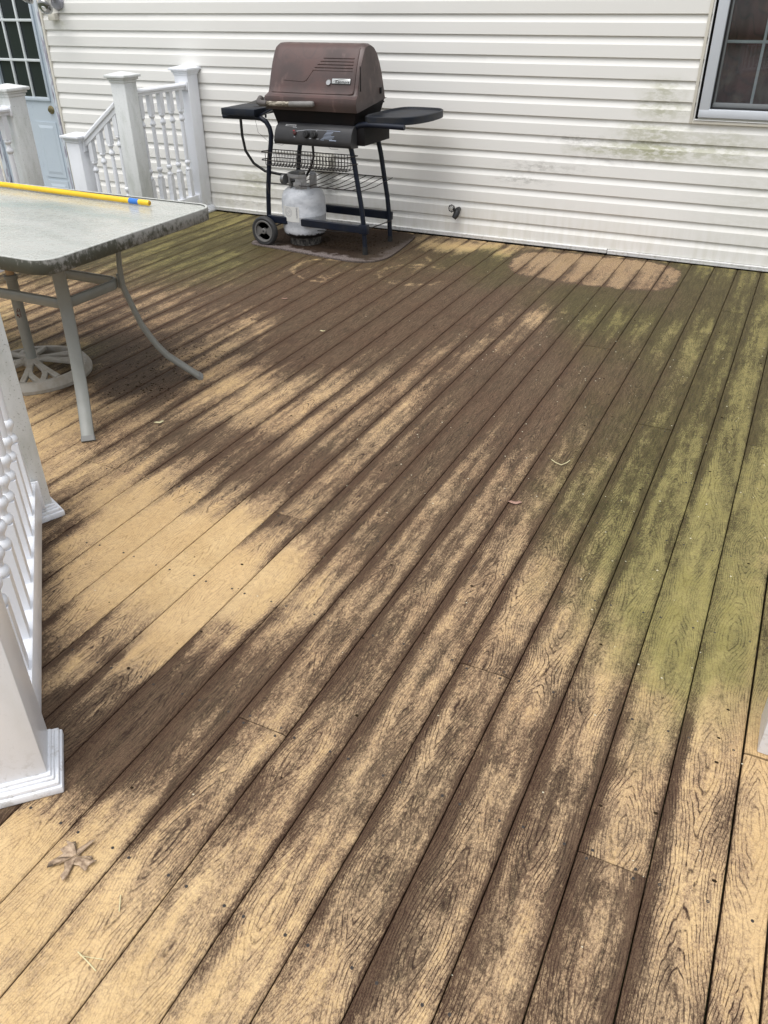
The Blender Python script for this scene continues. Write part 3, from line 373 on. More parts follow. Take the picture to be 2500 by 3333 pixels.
[26,26,27,27,27,27,27,27,27,27,27,27,27,27,27,25,22,20,17,15,14,12,12,12,11,11,10,10,10,10,9,9,8,8,8,8,8,11,13,15,13,12,13,16,19,22,22,21,20,19,18,18,19,21,22,24,26,27,27,27,27,27,27,27,27,27,27,27,27,27,27,27,27,27,27,27],
[26,26,26,26,27,27,27,27,27,27,27,27,27,27,26,24,22,20,17,15,14,12,12,12,12,12,11,11,11,11,10,10,9,9,9,9,10,13,16,18,14,11,11,13,16,20,20,20,19,18,17,17,18,20,22,23,25,26,27,27,27,27,27,27,27,27,27,27,27,27,27,27,27,27,27,27],
[25,25,26,26,26,26,27,27,27,27,27,27,27,27,25,24,22,20,18,16,14,12,12,12,12,12,12,12,12,11,11,11,11,11,11,11,12,15,18,17,14,10,9,11,13,15,17,18,18,17,16,16,18,19,21,23,25,26,27,27,27,27,27,27,27,27,27,27,27,27,27,27,27,27,27,27],
[25,25,25,25,26,26,26,26,27,27,27,27,27,26,25,24,23,20,18,16,14,12,12,11,11,11,11,12,12,12,12,11,12,14,14,14,16,17,20,17,13,9,8,8,10,12,14,15,16,16,16,17,18,19,21,22,24,25,27,27,27,27,27,27,27,27,27,27,27,27,27,27,27,27,27,27],
[24,24,25,25,25,25,26,26,26,26,27,27,26,25,24,23,22,20,18,15,13,12,11,11,11,11,11,11,11,12,12,12,14,16,17,18,19,20,20,16,12,8,8,8,8,9,11,13,15,15,16,17,18,20,21,22,24,25,27,27,27,27,27,27,27,27,27,27,27,27,27,27,27,27,27,27],
[24,24,24,24,24,25,25,25,25,26,26,25,25,24,23,22,20,19,17,15,13,11,11,10,10,10,10,10,11,11,12,13,15,17,19,20,21,22,20,16,12,9,9,8,8,9,10,12,13,15,16,18,19,21,22,23,24,25,27,27,27,27,27,27,27,27,27,27,27,27,27,27,27,27,27,27],
[23,24,24,24,24,24,24,25,25,25,25,24,24,23,22,21,19,17,15,14,12,11,10,10,10,9,9,10,11,11,12,13,15,18,20,21,22,23,20,16,12,10,10,9,9,10,11,12,13,15,16,18,21,22,23,24,25,26,27,27,27,27,27,27,27,27,27,27,27,27,27,27,27,27,27,27],
[23,23,23,24,24,24,24,24,24,24,24,23,23,22,21,19,18,16,14,13,11,11,10,9,9,8,9,10,11,11,12,13,15,17,19,21,22,22,19,15,12,11,11,10,10,10,11,12,13,15,17,19,22,23,24,25,26,26,27,27,27,27,27,27,27,27,27,27,27,27,27,27,27,27,27,27],
[23,23,23,23,23,23,24,24,24,23,23,22,21,21,19,18,17,15,14,12,11,10,10,9,9,8,9,10,11,12,12,12,13,15,17,19,21,20,18,14,12,12,11,11,11,11,11,12,14,15,17,20,22,24,25,26,27,27,27,27,27,27,27,27,27,27,27,27,27,27,27,27,27,27,27,27],
[23,23,23,23,23,23,23,23,23,22,22,21,20,19,18,17,16,14,13,12,11,10,10,9,8,8,9,10,11,11,11,11,11,12,14,16,18,17,16,13,12,12,12,12,11,11,12,13,14,15,18,20,23,24,26,27,27,27,27,27,27,27,27,27,27,27,27,27,27,27,27,27,27,27,27,27],
[23,23,23,23,23,23,23,23,22,21,21,20,19,18,17,16,15,14,13,12,11,10,9,9,8,8,9,10,11,11,10,9,9,10,11,13,14,14,14,12,12,12,12,12,12,12,12,13,14,15,19,21,24,25,26,27,27,27,27,27,27,27,27,27,27,27,27,27,27,27,27,27,27,27,27,27],
[23,23,23,23,23,23,23,22,22,21,20,19,18,18,17,16,15,13,12,12,11,10,9,8,8,9,10,11,11,10,10,9,8,8,9,10,11,12,12,12,12,12,12,12,12,12,12,13,14,16,19,23,26,26,26,27,27,27,27,27,27,27,27,27,27,27,27,27,27,27,27,27,27,27,27,27],
[23,23,23,23,23,23,23,22,21,20,19,19,18,17,16,15,14,13,12,11,10,10,9,8,8,9,10,11,11,10,9,8,8,8,8,8,10,11,12,12,13,13,13,13,13,12,13,14,15,17,20,24,26,26,27,27,27,27,27,27,27,27,27,27,27,27,27,27,27,27,27,27,27,27,27,27],
[23,23,23,23,23,23,22,21,21,20,19,18,17,16,16,15,14,13,12,11,10,9,8,8,8,9,9,10,10,9,9,8,8,8,8,8,9,10,11,12,13,14,14,14,14,14,14,15,15,17,21,25,27,27,27,27,27,27,27,27,27,27,27,27,27,27,27,27,27,27,27,27,27,27,27,27],
[23,23,23,23,23,22,22,21,20,19,18,18,17,16,15,14,13,12,12,11,10,9,8,8,8,9,9,9,9,9,8,8,8,8,8,8,10,11,12,13,14,15,15,15,15,15,15,16,16,18,21,25,27,27,27,27,27,27,27,27,27,27,27,27,27,27,27,27,27,27,27,27,27,27,27,27]]

ARCS = [
 (0.035, [(-2.56, 4.41), (-2.58, 4.39), (-2.62, 4.38), (-2.65, 4.38), (-2.69, 4.38), (-2.73, 4.39), (-2.77, 4.41), (-2.81, 4.43), (-2.84, 4.46), (-2.87, 4.50), (-2.90, 4.54), (-2.92, 4.58), (-2.93, 4.63), (-2.93, 4.67), (-2.93, 4.71), (-2.92, 4.75), (-2.90, 4.79), (-2.87, 4.81), (-2.84, 4.83), (-2.81, 4.85), (-2.77, 4.85), (-2.72, 4.85)]),
 (0.020, [(-2.54, 4.62), (-2.53, 4.58), (-2.54, 4.54), (-2.55, 4.51), (-2.58, 4.49), (-2.60, 4.47), (-2.64, 4.46), (-2.67, 4.47), (-2.71, 4.48), (-2.75, 4.50), (-2.78, 4.53), (-2.80, 4.57), (-2.82, 4.61), (-2.83, 4.65), (-2.82, 4.69), (-2.81, 4.72), (-2.79, 4.75), (-2.76, 4.77), (-2.73, 4.78), (-2.69, 4.78), (-2.65, 4.76), (-2.61, 4.74)]),
 (0.018, [(-2.51, 4.42), (-2.53, 4.42), (-2.55, 4.42), (-2.58, 4.43), (-2.60, 4.44), (-2.62, 4.46), (-2.64, 4.48), (-2.66, 4.50), (-2.68, 4.52), (-2.69, 4.55), (-2.71, 4.58), (-2.71, 4.60), (-2.72, 4.63), (-2.72, 4.66), (-2.71, 4.68), (-2.71, 4.70), (-2.69, 4.72), (-2.68, 4.74), (-2.66, 4.75), (-2.64, 4.75), (-2.62, 4.75), (-2.60, 4.75)]),
 (0.018, [(-2.29, 4.41), (-2.30, 4.39), (-2.31, 4.38), (-2.33, 4.36), (-2.35, 4.36), (-2.37, 4.35), (-2.39, 4.35), (-2.41, 4.35), (-2.43, 4.35), (-2.46, 4.36), (-2.48, 4.37), (-2.50, 4.38), (-2.52, 4.40), (-2.53, 4.42), (-2.55, 4.44), (-2.56, 4.46), (-2.58, 4.48), (-2.58, 4.51), (-2.59, 4.53), (-2.59, 4.56), (-2.59, 4.58), (-2.58, 4.61)]),
 (0.040, [(-1.91, 4.70), (-1.93, 4.65), (-1.96, 4.61), (-2.00, 4.57), (-2.04, 4.55), (-2.09, 4.54), (-2.14, 4.54), (-2.19, 4.55), (-2.24, 4.57), (-2.28, 4.60), (-2.31, 4.64), (-2.34, 4.69), (-2.35, 4.74), (-2.35, 4.80), (-2.34, 4.85), (-2.31, 4.90), (-2.28, 4.94), (-2.24, 4.97), (-2.19, 4.99), (-2.13, 5.00), (-2.08, 4.99), (-2.03, 4.97)]),
 (0.018, [(-2.08, 4.61), (-2.11, 4.60), (-2.13, 4.59), (-2.16, 4.59), (-2.19, 4.59), (-2.21, 4.60), (-2.24, 4.61), (-2.26, 4.62), (-2.28, 4.64), (-2.30, 4.66), (-2.31, 4.68), (-2.32, 4.71), (-2.32, 4.73), (-2.33, 4.76), (-2.32, 4.79), (-2.31, 4.81), (-2.30, 4.84), (-2.28, 4.86), (-2.27, 4.88), (-2.24, 4.89), (-2.22, 4.91), (-2.19, 4.92)]),
 (0.020, [(-2.10, 4.75), (-2.12, 4.77), (-2.14, 4.79), (-2.15, 4.82), (-2.16, 4.84), (-2.16, 4.87), (-2.16, 4.90), (-2.16, 4.93), (-2.15, 4.95), (-2.14, 4.97), (-2.12, 4.99), (-2.10, 5.00), (-2.08, 5.01), (-2.05, 5.01), (-2.03, 5.01), (-2.00, 5.00), (-1.98, 4.98), (-1.96, 4.96), (-1.94, 4.94), (-1.93, 4.91), (-1.92, 4.89), (-1.92, 4.86)]),
 (0.030, [(-1.82, 4.77), (-1.82, 4.75), (-1.83, 4.74), (-1.83, 4.73), (-1.84, 4.71), (-1.85, 4.70), (-1.85, 4.69), (-1.86, 4.68), (-1.88, 4.67), (-1.89, 4.65), (-1.90, 4.64), (-1.91, 4.63), (-1.93, 4.62), (-1.94, 4.61), (-1.96, 4.60), (-1.97, 4.60), (-1.99, 4.59), (-2.01, 4.58), (-2.02, 4.58), (-2.04, 4.58), (-2.06, 4.57), (-2.07, 4.57)]),
 (0.022, [(-2.29, 5.36), (-2.24, 5.21), (-2.15, 5.11), (-2.06, 5.05), (-1.96, 4.93), (-1.93, 4.85)]),
 (0.022, [(-2.20, 5.50), (-2.10, 5.32), (-1.97, 5.16), (-1.87, 5.10)]),
 (0.015, [(-2.36, 5.07), (-2.34, 5.13), (-2.33, 5.25)]),
 (0.020, [(-2.62, 4.50), (-2.55, 4.59), (-2.49, 4.72), (-2.42, 4.80), (-2.36, 4.85)]),
 (0.020, [(-2.36, 4.38), (-2.25, 4.37), (-2.15, 4.43), (-2.07, 4.45)]),
]

PATCH = [(-1.63,5.21),(-1.66,5.38),(-1.64,5.55),(-1.56,5.64),(-1.44,5.68),(-1.3,5.70),(-1.16,5.71),(-0.97,5.71),(-0.81,5.70),(-0.67,5.67),(-0.57,5.57),(-0.55,5.42),(-0.56,5.22),(-0.62,5.09),(-0.74,5.04),(-0.96,5.01),(-1.16,5.01),(-1.38,5.03),(-1.53,5.05)]
def stain_shade_image():
    A, B = np.array(MOLD)/35., np.array(ALGAE)/35.; ny, nx = A.shape; K = 8            # one pixel is one centimetre
    H, W = ny*K, nx*K
    gy = (np.arange(H)+.5)/K-.5; gx = (np.arange(W)+.5)/K-.5
    def up(M):
        y0 = np.clip(np.floor(gy).astype(int),0,ny-2); x0 = np.clip(np.floor(gx).astype(int),0,nx-2)
        ty = np.clip(gy-y0,0,1)[:,None]; tx = np.clip(gx-x0,0,1)[None,:]; ty = ty*ty*(3-2*ty); tx = tx*tx*(3-2*tx)
        a = M[y0][:,x0]; b = M[y0][:,x0+1]; c = M[y0+1][:,x0]; d = M[y0+1][:,x0+1]
        return (a*(1-tx)+b*tx)*(1-ty)+(c*(1-tx)+d*tx)*ty
    R, G = up(A), up(B); C = np.zeros_like(R)
    yy_ = (MAP_Y0+(np.arange(H)+.5)*.01)[:,None]; R = R*(1+.38*np.clip((yy_-2.0)/1.6,0,1)); G = np.clip(G*1.1,0,1)  # mold raised towards the house, also painting in the dimmer light there
    X = MAP_X0+(np.arange(W)+.5)*.01; Y = MAP_Y0+(np.arange(H)+.5)*.01; XX, YY = np.meshgrid(X, Y)
    def seg(ax,ay,bx,by):
        dx, dy = bx-ax, by-ay; t = np.clip(((XX-ax)*dx+(YY-ay)*dy)/(dx*dx+dy*dy+1e-9),0,1)
        return np.hypot(XX-ax-t*dx, YY-ay-t*dy)
    # worn-clean rounded patch with a black rim
    d = np.full_like(R, 9.); ins = np.zeros(R.shape, bool); n = len(PATCH)
    for i in range(n):
        (ax,ay),(bx,by) = PATCH[i], PATCH[(i+1)%n]; d = np.minimum(d, seg(ax,ay,bx,by))
        cond = ((ay > YY) != (by > YY)) & (XX < (bx-ax)*(YY-ay)/(by-ay+1e-12)+ax); ins ^= cond
    sd_ = np.where(ins, -d, d)
    inside = np.clip(.5-sd_/.03, 0, 1)
    rim = np.exp(-((sd_-.02)/.035)**2)
    # swirls scrubbed into the grime beside the grill
    S = np.zeros_like(R)
    for w, pts in ARCS:
        dd = np.full_like(R, 9.)
        for (ax,ay),(bx,by) in zip(pts, pts[1:]): dd = np.minimum(dd, seg(ax,ay,bx,by))
        S = np.maximum(S, np.exp(-(dd/(w*.62))**2)*(.9 if w > .025 else .7))
    # soil round the grill mat, and darker tone against the wall and at the railing feet
    for cx, cy, rx, ry, w in ((-2.25,4.98,.45,.26,.55),(-2.95,4.84,.75,.10,.5),(-1.95,5.15,.4,.22,.3),(-3.62,5.3,.1,.4,.5),(-3.5,4.95,.2,.1,.3),(-3.0,5.3,.6,.4,.4),(-2.3,5.4,.25,.2,-.25),(-2.0,5.55,.45,.14,-.35),
                              (-1.55,1.05,.16,.16,.0),(-1.06,.98,.2,.16,.2),(-.93,.80,.22,.12,.2),(-2.35,2.5,.25,.22,.2),(-1.5,5.1,.3,.2,.15),(-.4,5.0,.4,.25,.15)):
        R = R+w*np.exp(-(((XX-cx)/rx)**2+((YY-cy)/ry)**2)*1.6)
    dl = seg(-1.41,.87,-1.99,1.44); R = R+.42*np.exp(-(dl/.06)**2)     # darker along the foot of the railing
    for cx, cy in ((-2.06,1.62),(-1.2,.75),(-1.27,.92)): R = R+.35*np.exp(-(((XX-cx)**2+(YY-cy)**2)/.09**2))
    R = R+.12*np.exp(-((YY-5.74)/.03)**2)
    px = np.zeros((H, W, 4), np.float32); px[...,0] = np.clip(R,0,1); px[...,1] = np.clip(G,0,1); px[...,2] = np.clip(C,0,1); px[...,3] = 1
    im = bpy.data.images.new("deck_stains_and_shade", W, H, alpha=False, float_buffer=True); im.colorspace_settings.name = 'Non-Color'
    im.pixels.foreach_set(px.ravel()); im.update(); im.pack()
    px[...,0] = inside; px[...,1] = S; px[...,2] = np.clip(rim,0,1)
    im2 = bpy.data.images.new("deck_marks", W, H, alpha=False, float_buffer=True); im2.colorspace_settings.name = 'Non-Color'
    im2.pixels.foreach_set(px.ravel()); im2.update(); im2.pack()
    return im, im2, W*.01, H*.01

def mat_deck():
    t = NT("composite_deck_board"); P = t.pos(); O = t.obj(); rnd = t.rnd()
    im, im2, LX, LY = stain_shade_image()
    w1 = t.vm('SUBTRACT', t.noise(P, 7, 2, out=1), (.5,.5,.5)); w2 = t.vm('SUBTRACT', t.noise(P, 34, 3, out=1), (.5,.5,.5))
    Pw = t.vm('ADD', P, t.vm('ADD', t.vm('MULTIPLY', w1, (.045,.06,0)), t.vm('MULTIPLY', w2, (.03,.045,0))))
    Pm = Pw; Pw = t.vm('ADD', Pw, t.comb(0., t.mul(t.sub(t.rnd(), .5), .20), 0.))
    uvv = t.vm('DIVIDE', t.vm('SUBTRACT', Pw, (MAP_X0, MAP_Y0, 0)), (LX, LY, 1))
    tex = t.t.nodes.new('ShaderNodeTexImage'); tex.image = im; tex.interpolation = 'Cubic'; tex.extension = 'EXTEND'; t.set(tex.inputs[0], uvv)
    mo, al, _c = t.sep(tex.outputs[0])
    tex2 = t.t.nodes.new('ShaderNodeTexImage'); tex2.image = im2; tex2.interpolation = 'Cubic'; tex2.extension = 'EXTEND'
    t.set(tex2.inputs[0], t.vm('DIVIDE', t.vm('SUBTRACT', t.vm('ADD', P, t.vm('MULTIPLY', t.vm('SUBTRACT', Pm, P), (.6,.6,0))), (MAP_X0, MAP_Y0, 0)), (LX, LY, 1)))
    cl, swirl, rim = t.sep(tex2.outputs[0])
    rimn = t.mul(rim, t.ss(t.noise(P, 14, 4, .7), .40, .58, .10, 1.25))
    cl = t.ss(t.add(cl, t.mul(t.sub(t.noise(P, 30, 5, .75), .5), 1.5)), .28, .72); swirl = t.mul(swirl, t.ss(t.noise(P, 24, 4, .7), .40, .58, .65, 1.))
    mo = t.add(t.mul(t.mul(mo, t.sub(1., t.mul(cl, .48))), t.sub(1., t.mul(swirl, .66))), t.mul(rimn, .85))
    al = t.mul(al, t.sub(1., t.mul(cl, .9))); cl = t.math('MAXIMUM', cl, t.mul(swirl, .3))
    ox, oy, oz = t.sep(O); r17 = t.mul(rnd, 57.)
    x = t.math('DIVIDE', ox, .0705); y = t.add(oy, r17)
    # embossed cathedral grain: contour lines of a slow height field along each board
    cen = t.mul(t.sub(t.noise(t.comb(r17, t.mul(y,.9), 0.), 1.6, 1), .5), 1.5)
    xc = t.math('ABSOLUTE', t.sub(x, cen))
    wob = t.sub(t.noise(t.comb(t.mul(x,.9), t.mul(y,3.6), r17), 1.6, 2, .55), .5)
    wob2 = t.sub(t.noise(t.comb(t.mul(x,3.5), t.mul(y,26.), r17), 1.3, 2, .5), .5)
    ph = t.add(t.mul(y, 11.5), t.mul(t.noise(t.comb(r17, y, 3.), .9, 1), 9.))
    f = t.add(t.add(t.mul(t.math('POWER', xc, 1.4), 9.0), t.mul(t.math('COSINE', ph), 2.3)), t.add(t.mul(wob, 3.6), t.mul(wob2, .7)))
    tri = t.mul(t.math('ABSOLUTE', t.sub(t.math('FRACT', f), .5)), 2.)
    brk = t.noise(t.comb(t.mul(x,8.), t.mul(y,25.), r17), 1.2, 2)
    groove = t.mul(t.mul(t.ss(tri, .64, .90), t.ss(t.noise(t.vm('ADD', P, t.comb(0.,r17,0.)), 4.5, 3), .38, .60, .50, 1.)), t.ss(brk, .36, .54, .30, 1.))
    # crazed micro texture
    def nn(vec, sc, det=4, ro=.6, lo=.34, hi=.66): return t.ss(t.noise(vec, sc, det, ro), lo, hi)      # noise stretched to 0..1
    Pr = t.vm('ADD', P, t.comb(0., r17, 0.)); Pl = t.vm('MULTIPLY', Pr, (1,.5,1))
    sp = nn(Pl, 230, 3); sp2 = nn(Pl, 520, 2); sp3 = nn(Pr, 95, 4, .65)
    vor = t.t.nodes.new('ShaderNodeTexVoronoi'); vor.feature = 'DISTANCE_TO_EDGE'; t.set(vor.inputs['Vector'], t.vm('ADD', t.vm('MULTIPLY', P, (1,.8,1)), t.vm('MULTIPLY', t.noise(P, 120, 2, out=1), (.008,.008,0)))); vor.inputs['Scale'].default_value = 190
    crack = t.mul(t.ss(vor.outputs[0], .0, .16, 1., 0.), nn(P, 60, 3))
    blotch = t.sub(nn(t.vm('MULTIPLY', P, (1,.6,1)), 15, 5), .5)
    blot2 = t.sub(nn(t.vm('MULTIPLY', Pr, (1,.38,1)), 48, 4, .65), .5)
    streak = t.sub(nn(t.comb(t.mul(x,1.2), t.mul(y,1.5), r17), 1.5, 4, .55), .5)
    xe = t.add(x, t.mul(t.sub(t.noise(t.comb(0., t.mul(y,2.), r17), 1.5, 2), .5), .5))
    edge = t.ss(t.math('ABSOLUTE', t.add(xe, -.10)), .50, 1.05)
    live = t.ss(mo, .02, .35, .15, 1.)
    mo = t.math('MAXIMUM', t.add(mo, t.mul(live, t.mul(t.sub(t.math('FRACT', t.mul(rnd, 7.3)), .5), .14))), 0.)
    m = t.add(t.mul(mo, 1.33), t.mul(live, t.add(t.add(t.mul(blotch, .17), t.mul(blot2, .20)), t.mul(streak, .38))))
    m = t.add(m, t.sub(t.mul(edge, t.add(.01, t.mul(mo, .62))), t.mul(t.sub(1., edge), t.mul(mo, .12))))
    m = t.add(m, t.mul(t.sub(sp3, .5), t.add(.05, t.mul(live, .14))))
    m = t.add(m, t.mul(t.sub(sp, .5), t.add(.08, t.mul(live, .14))))
    tan = t.mix(nn(P, 5, 3), (.51,.350,.170), (.60,.43,.228))
    tan = t.mix(t.mul(t.sub(rnd,.2), .35), tan, (.48,.295,.135))
    tan = t.mix(t.mul(cl, .9), tan, t.mix(nn(t.vm('MULTIPLY', P, (1,.25,1)), 22, 4), (.125,.080,.044), (.200,.135,.076)))
    af = t.ss(t.add(al, t.mul(t.mul(live, .10), blotch)), .06, .82)
    gcol = t.mix(nn(P, 9, 4), (.200,.175,.056), (.285,.245,.092))
    base = t.mix(t.mul(af, .95), tan, gcol)
    film = t.mix(nn(P, 3.2, 3), (.175,.102,.066), (.200,.135,.087)); film = t.mix(t.mul(af,.85), film, (.125,.108,.040))
    deep = t.mix(nn(P, 2.6, 3), (.030,.0165,.0115), (.030,.0215,.0145)); deep = t.mix(t.mul(af,.8), deep, (.031,.027,.0105))
    col = t.mix(t.ss(m, .10, .66), base, film)
    gr2 = nn(t.comb(t.mul(x,7.), t.mul(y,8.), r17), 1.4, 3, .6); fleck = nn(t.comb(t.mul(x,15.), t.mul(y,42.), r17), 1.2, 3, .6, .46, .70)
    col = t.mix(t.mul(t.ss(m, .44, .92), t.add(.56, t.mul(gr2, .44))), col, deep)
    col = t.mix(t.mul(t.mul(fleck, t.ss(m,.12,.4)), t.ss(m, .55, 1.0, .62, .15)), col, t.mix(af, (.52,.37,.215), (.20,.18,.075)))
    col = t.mix(t.mul(t.mul(edge, t.ss(m, .3, .8)), t.sub(.62, t.mul(af,.5))), col, (.040,.0165,.0105))
    spots = t.mul(nn(P, 75, 4, .7, .56, .66), t.add(.10, t.mul(live, .35))); col = t.mix(spots, col, (.040,.024,.016))
    gd = t.mul(groove, t.mul(t.ss(t.add(rnd, t.mul(blotch,.4)), 0., .8, .70, 1.1), t.mul(t.sub(1., t.mul(af, .35)), t.add(.26, t.ss(m, .08, .50, 0., .60)))))
    col = t.mix(gd, col, t.mix(af, (.026,.014,.010), (.040,.038,.016)))
    col = t.mix(t.mul(crack, t.add(.44, t.mul(mo,.10))), col, (.085,.048,.032))
    col = t.mix(t.mul(t.mul(t.mul(sp2, .42), t.sub(1., groove)), t.ss(m, .5, 1., 1., .2)), col, t.mix(af, (.64,.47,.27), (.36,.33,.13)))
    side = t.ss(oz, -.0075, -.0030, .85, 0.)                      # flanks of the boards darken downwards
    col = t.mix(side, col, (.030,.014,.010))
    h = t.add(t.add(t.mul(groove, -1.2), t.mul(sp, .4)), t.mul(crack, -.4))
    return t.fin(col, t.ss(m, 0., 1., .74, .60), t.bump(h, .55, .0016), spec=.12)

def mat_siding():
    t = NT("cream_vinyl_siding"); P = t.pos(); rnd = t.rnd()
    Pn = t.vm('ADD', P, t.vm('MULTIPLY', t.vm('SUBTRACT', t.noise(P, 9, 4, .6, out=1), (.5,.5,.5)), (.22,0,.10)))
    g = blobs(t, Pn, [((-.90,5.77,1.03),(.22,.5,.10),.7), ((-.88,5.77,.92),(.28,.5,.09),.8), ((-.93,5.77,.79),(.36,.5,.09),.8), ((-.94,5.77,.68),(.42,.5,.10),1.2),
                      ((-1.30,5.77,.66),(.26,.5,.05),.7), ((-.5,5.77,.70),(.45,.5,.14),.65), ((-.5,5.77,.80),(.30,.5,.06),.25), ((-.2,5.77,.45),(.6,.5,.45),.18),
                      ((-3.98,5.77,.25),(.36,.5,.20),.6), ((-5.80,5.77,1.35),(.10,.5,.06),.5)])
    gr = blobs(t, Pn, [((-1.40,5.77,.71),(.34,.5,.045),.6), ((-1.62,5.77,.53),(.45,.5,.06),.55), ((-1.76,5.77,.44),(.30,.5,.06),.6), ((-1.15,5.77,.60),(.5,.5,.05),.35),
                       ((-3.28,5.77,.30),(.16,.5,.16),.8), ((-4.1,5.77,.09),(.6,.5,.06),.4)])
    nz = t.noise(t.vm('MULTIPLY', P, (.6,1,1.6)), 26, 5, .65); nf = t.noise(P, 130, 3, .6)
    x, y, z = t.sep(P)
    low = t.ss(z, .0, .42, .26, 0.)  # tint near the wall base, with slight shading put into the colour
    col = t.mix(t.noise(P, 2.2, 2), (.755,.745,.712), (.795,.785,.752))
    col = t.mix(t.mul(t.sub(rnd, .5), .25), col, (.69,.68,.645))
    col = t.mix(t.mul(g, t.ss(nz, .38, .58, .3, 1.)), col, (.40,.40,.28))
    col = t.mix(t.mul(gr, t.ss(nz, .42, .60)), col, (.36,.35,.32))
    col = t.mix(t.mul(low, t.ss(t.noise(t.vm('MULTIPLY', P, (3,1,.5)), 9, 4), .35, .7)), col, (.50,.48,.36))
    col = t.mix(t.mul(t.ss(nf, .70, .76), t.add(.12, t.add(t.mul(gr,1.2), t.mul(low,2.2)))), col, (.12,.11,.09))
    return t.fin(col, .48, t.bump(t.noise(t.vm('MULTIPLY', P, (1,1,6)), 60, 3), .08, .001), spec=.4)

def mat_pvc(name, col, dirt=.25, tint=(.42,.44,.38), rough=.38, spk=.15):
    t = NT(name); P = t.pos(); n1 = t.noise(t.vm('MULTIPLY', P, (1,1,.35)), 14, 5, .62); n2 = t.noise(P, 150, 3, .6)
    c = t.mix(t.mul(t.ss(n1, .42, .72), dirt), col, tint)
    c = t.mix(t.mul(t.ss(n2, .62, .70), spk), c, (.16,.17,.14))
    x_,y_,z_ = t.sep(P); c = t.mix(t.mul(t.ss(z_, .16, .0), t.ss(t.noise(P, 38, 5, .7), .50, .68, 0., .45)), c, (.25,.22,.16))
    return t.fin(c, rough, spec=.45)

def mat_paint(name, col, var=.3, col2=None, rough=.4, scale=20, metal=0., bump=0., spec=.5):
    t = NT(name); P = t.obj(); n = t.noise(P, scale, 5, .6); c = t.mix(t.mul(t.ss(n, .38, .68), var), col, col2 or tuple(.6*v for v in col))
    nr = t.add(rough, t.mul(t.sub(n,.5), .2))
    return t.fin(c, nr, t.bump(t.noise(P, 300, 2), bump, .0006) if bump else None, metal=metal, spec=spec)
def mat_plain(name, col, rough=.5, metal=0., spec=.5, **k):
    t = NT(name); n = t.noise(t.obj(), 60, 2); c = t.mix(t.mul(n,.25), col, tuple(.75*v for v in col)); return t.fin(c, rough, metal=metal, spec=spec, **k)

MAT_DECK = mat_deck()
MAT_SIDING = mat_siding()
MAT_TRIM = mat_pvc("white_vinyl_trim", (.80,.80,.79), .25, (.45,.45,.38), .35, .5)
MAT_RAIL = mat_pvc("white_pvc_railing", (.78,.80,.84), .14, (.45,.46,.42), .32, .08)
MAT_RAILDIRTY = mat_pvc("mildewed_white_pvc", (.70,.72,.72), .55, (.44,.47,.43), .45, .55)
MAT_CREAM = mat_pvc("cream_window_channel", (.68,.65,.57), .1, (.5,.48,.4), .4, .1)
MAT_WINFRAME = mat_pvc("pale_grey_window_frame", (.55,.58,.62), .15, (.42,.44,.45), .35, .1)
MAT_SASH = mat_plain("grey_sash", (.17,.18,.185), .45)
MAT_GASKET = mat_plain("black_gasket", (.015,.015,.016), .6)
MAT_DARK = mat_plain("dark_room", (.012,.013,.014), .9)
MAT_JOIST = mat_plain("old_joist_wood", (.05,.035,.022), .9)

def mat_soil():
    t = NT("grime_strip"); P = t.pos(); n = t.noise(P, 60, 4, .7); return t.fin(t.mix(n, (.012,.008,.005), (.04,.026,.014)), .95, spec=.08)
MAT_SOIL = mat_soil()
def mat_lawn():
    t = NT("grass_ground"); P = t.pos(); n = t.noise(P, 6, 6, .7); return t.fin(t.mix(n, (.03,.045,.012), (.085,.10,.03)), .95, t.bump(t.noise(P,40,4), .8, .03))
MAT_LAWN = mat_lawn()
def mat_door():
    t = NT("pale_blue_door_paint"); P = t.pos(); n = t.noise(P, 4, 4); n2 = t.noise(t.vm('MULTIPLY', P, (1,1,.4)), 40, 4)
    c = t.mix(n, (.43,.50,.56), (.49,.55,.60)); c = t.mix(t.mul(t.ss(n2,.62,.72),.3), c, (.33,.36,.42)); return t.fin(c, .4)
MAT_DOOR = mat_door()
def mat_peel():
    t = NT("peeling_door_casing"); P = t.pos(); n2 = t.noise(t.vm('MULTIPLY', P, (1,1,.16)), 46, 4, .55)
    c = t.mix(t.ss(n2, .50, .56), (.55,.60,.64), (.33,.32,.38)); c = t.mix(t.ss(n2, .63, .66), c, (.12,.11,.13)); return t.fin(c, .55)
MAT_PEEL = mat_peel()
def mat_glass(name, tint=(.9,.95,.95), rough=.02):
    t = NT(name); return t.fin(tint, rough, spec=.5, Transmission_Weight=1.0, IOR=1.45)
MAT_PANE = mat_glass("window_glass")

# ================================================================== THE SETTING
def quad_sheet(x0,x1,y0,y1,z): return MB().add([(x0,y0,z),(x1,y0,z),(x1,y1,z),(x0,y1,z)], [(0,1,2,3)])
props(quad_sheet(-150,150,-150,150,-.75).obj("ground", MAT_LAWN), kind='structure')
landing = props(MB().cbox(-7.4,-5.35,4.6,5.74,-.32,-.26,.01).obj("landing", mat_paint("grey_concrete",(.33,.32,.30),.4,bump=.3)), kind='structure')
st = thing("step_flight", "plain wooden steps going down from the deck to the blue door", "steps", (-4.6,4.45,-.15))
MB().cbox(-.55,0.02,-.40,.42,-.03,0.).obj("tread", MAT_JOIST, st)
MB().cbox(-.95,-.56,-.40,.42,-.17,-.14).obj("tread", MAT_JOIST, st)
MB().box(-.60,-.56,-.40,.42,-.58,-.14).obj("riser", MAT_JOIST, st)

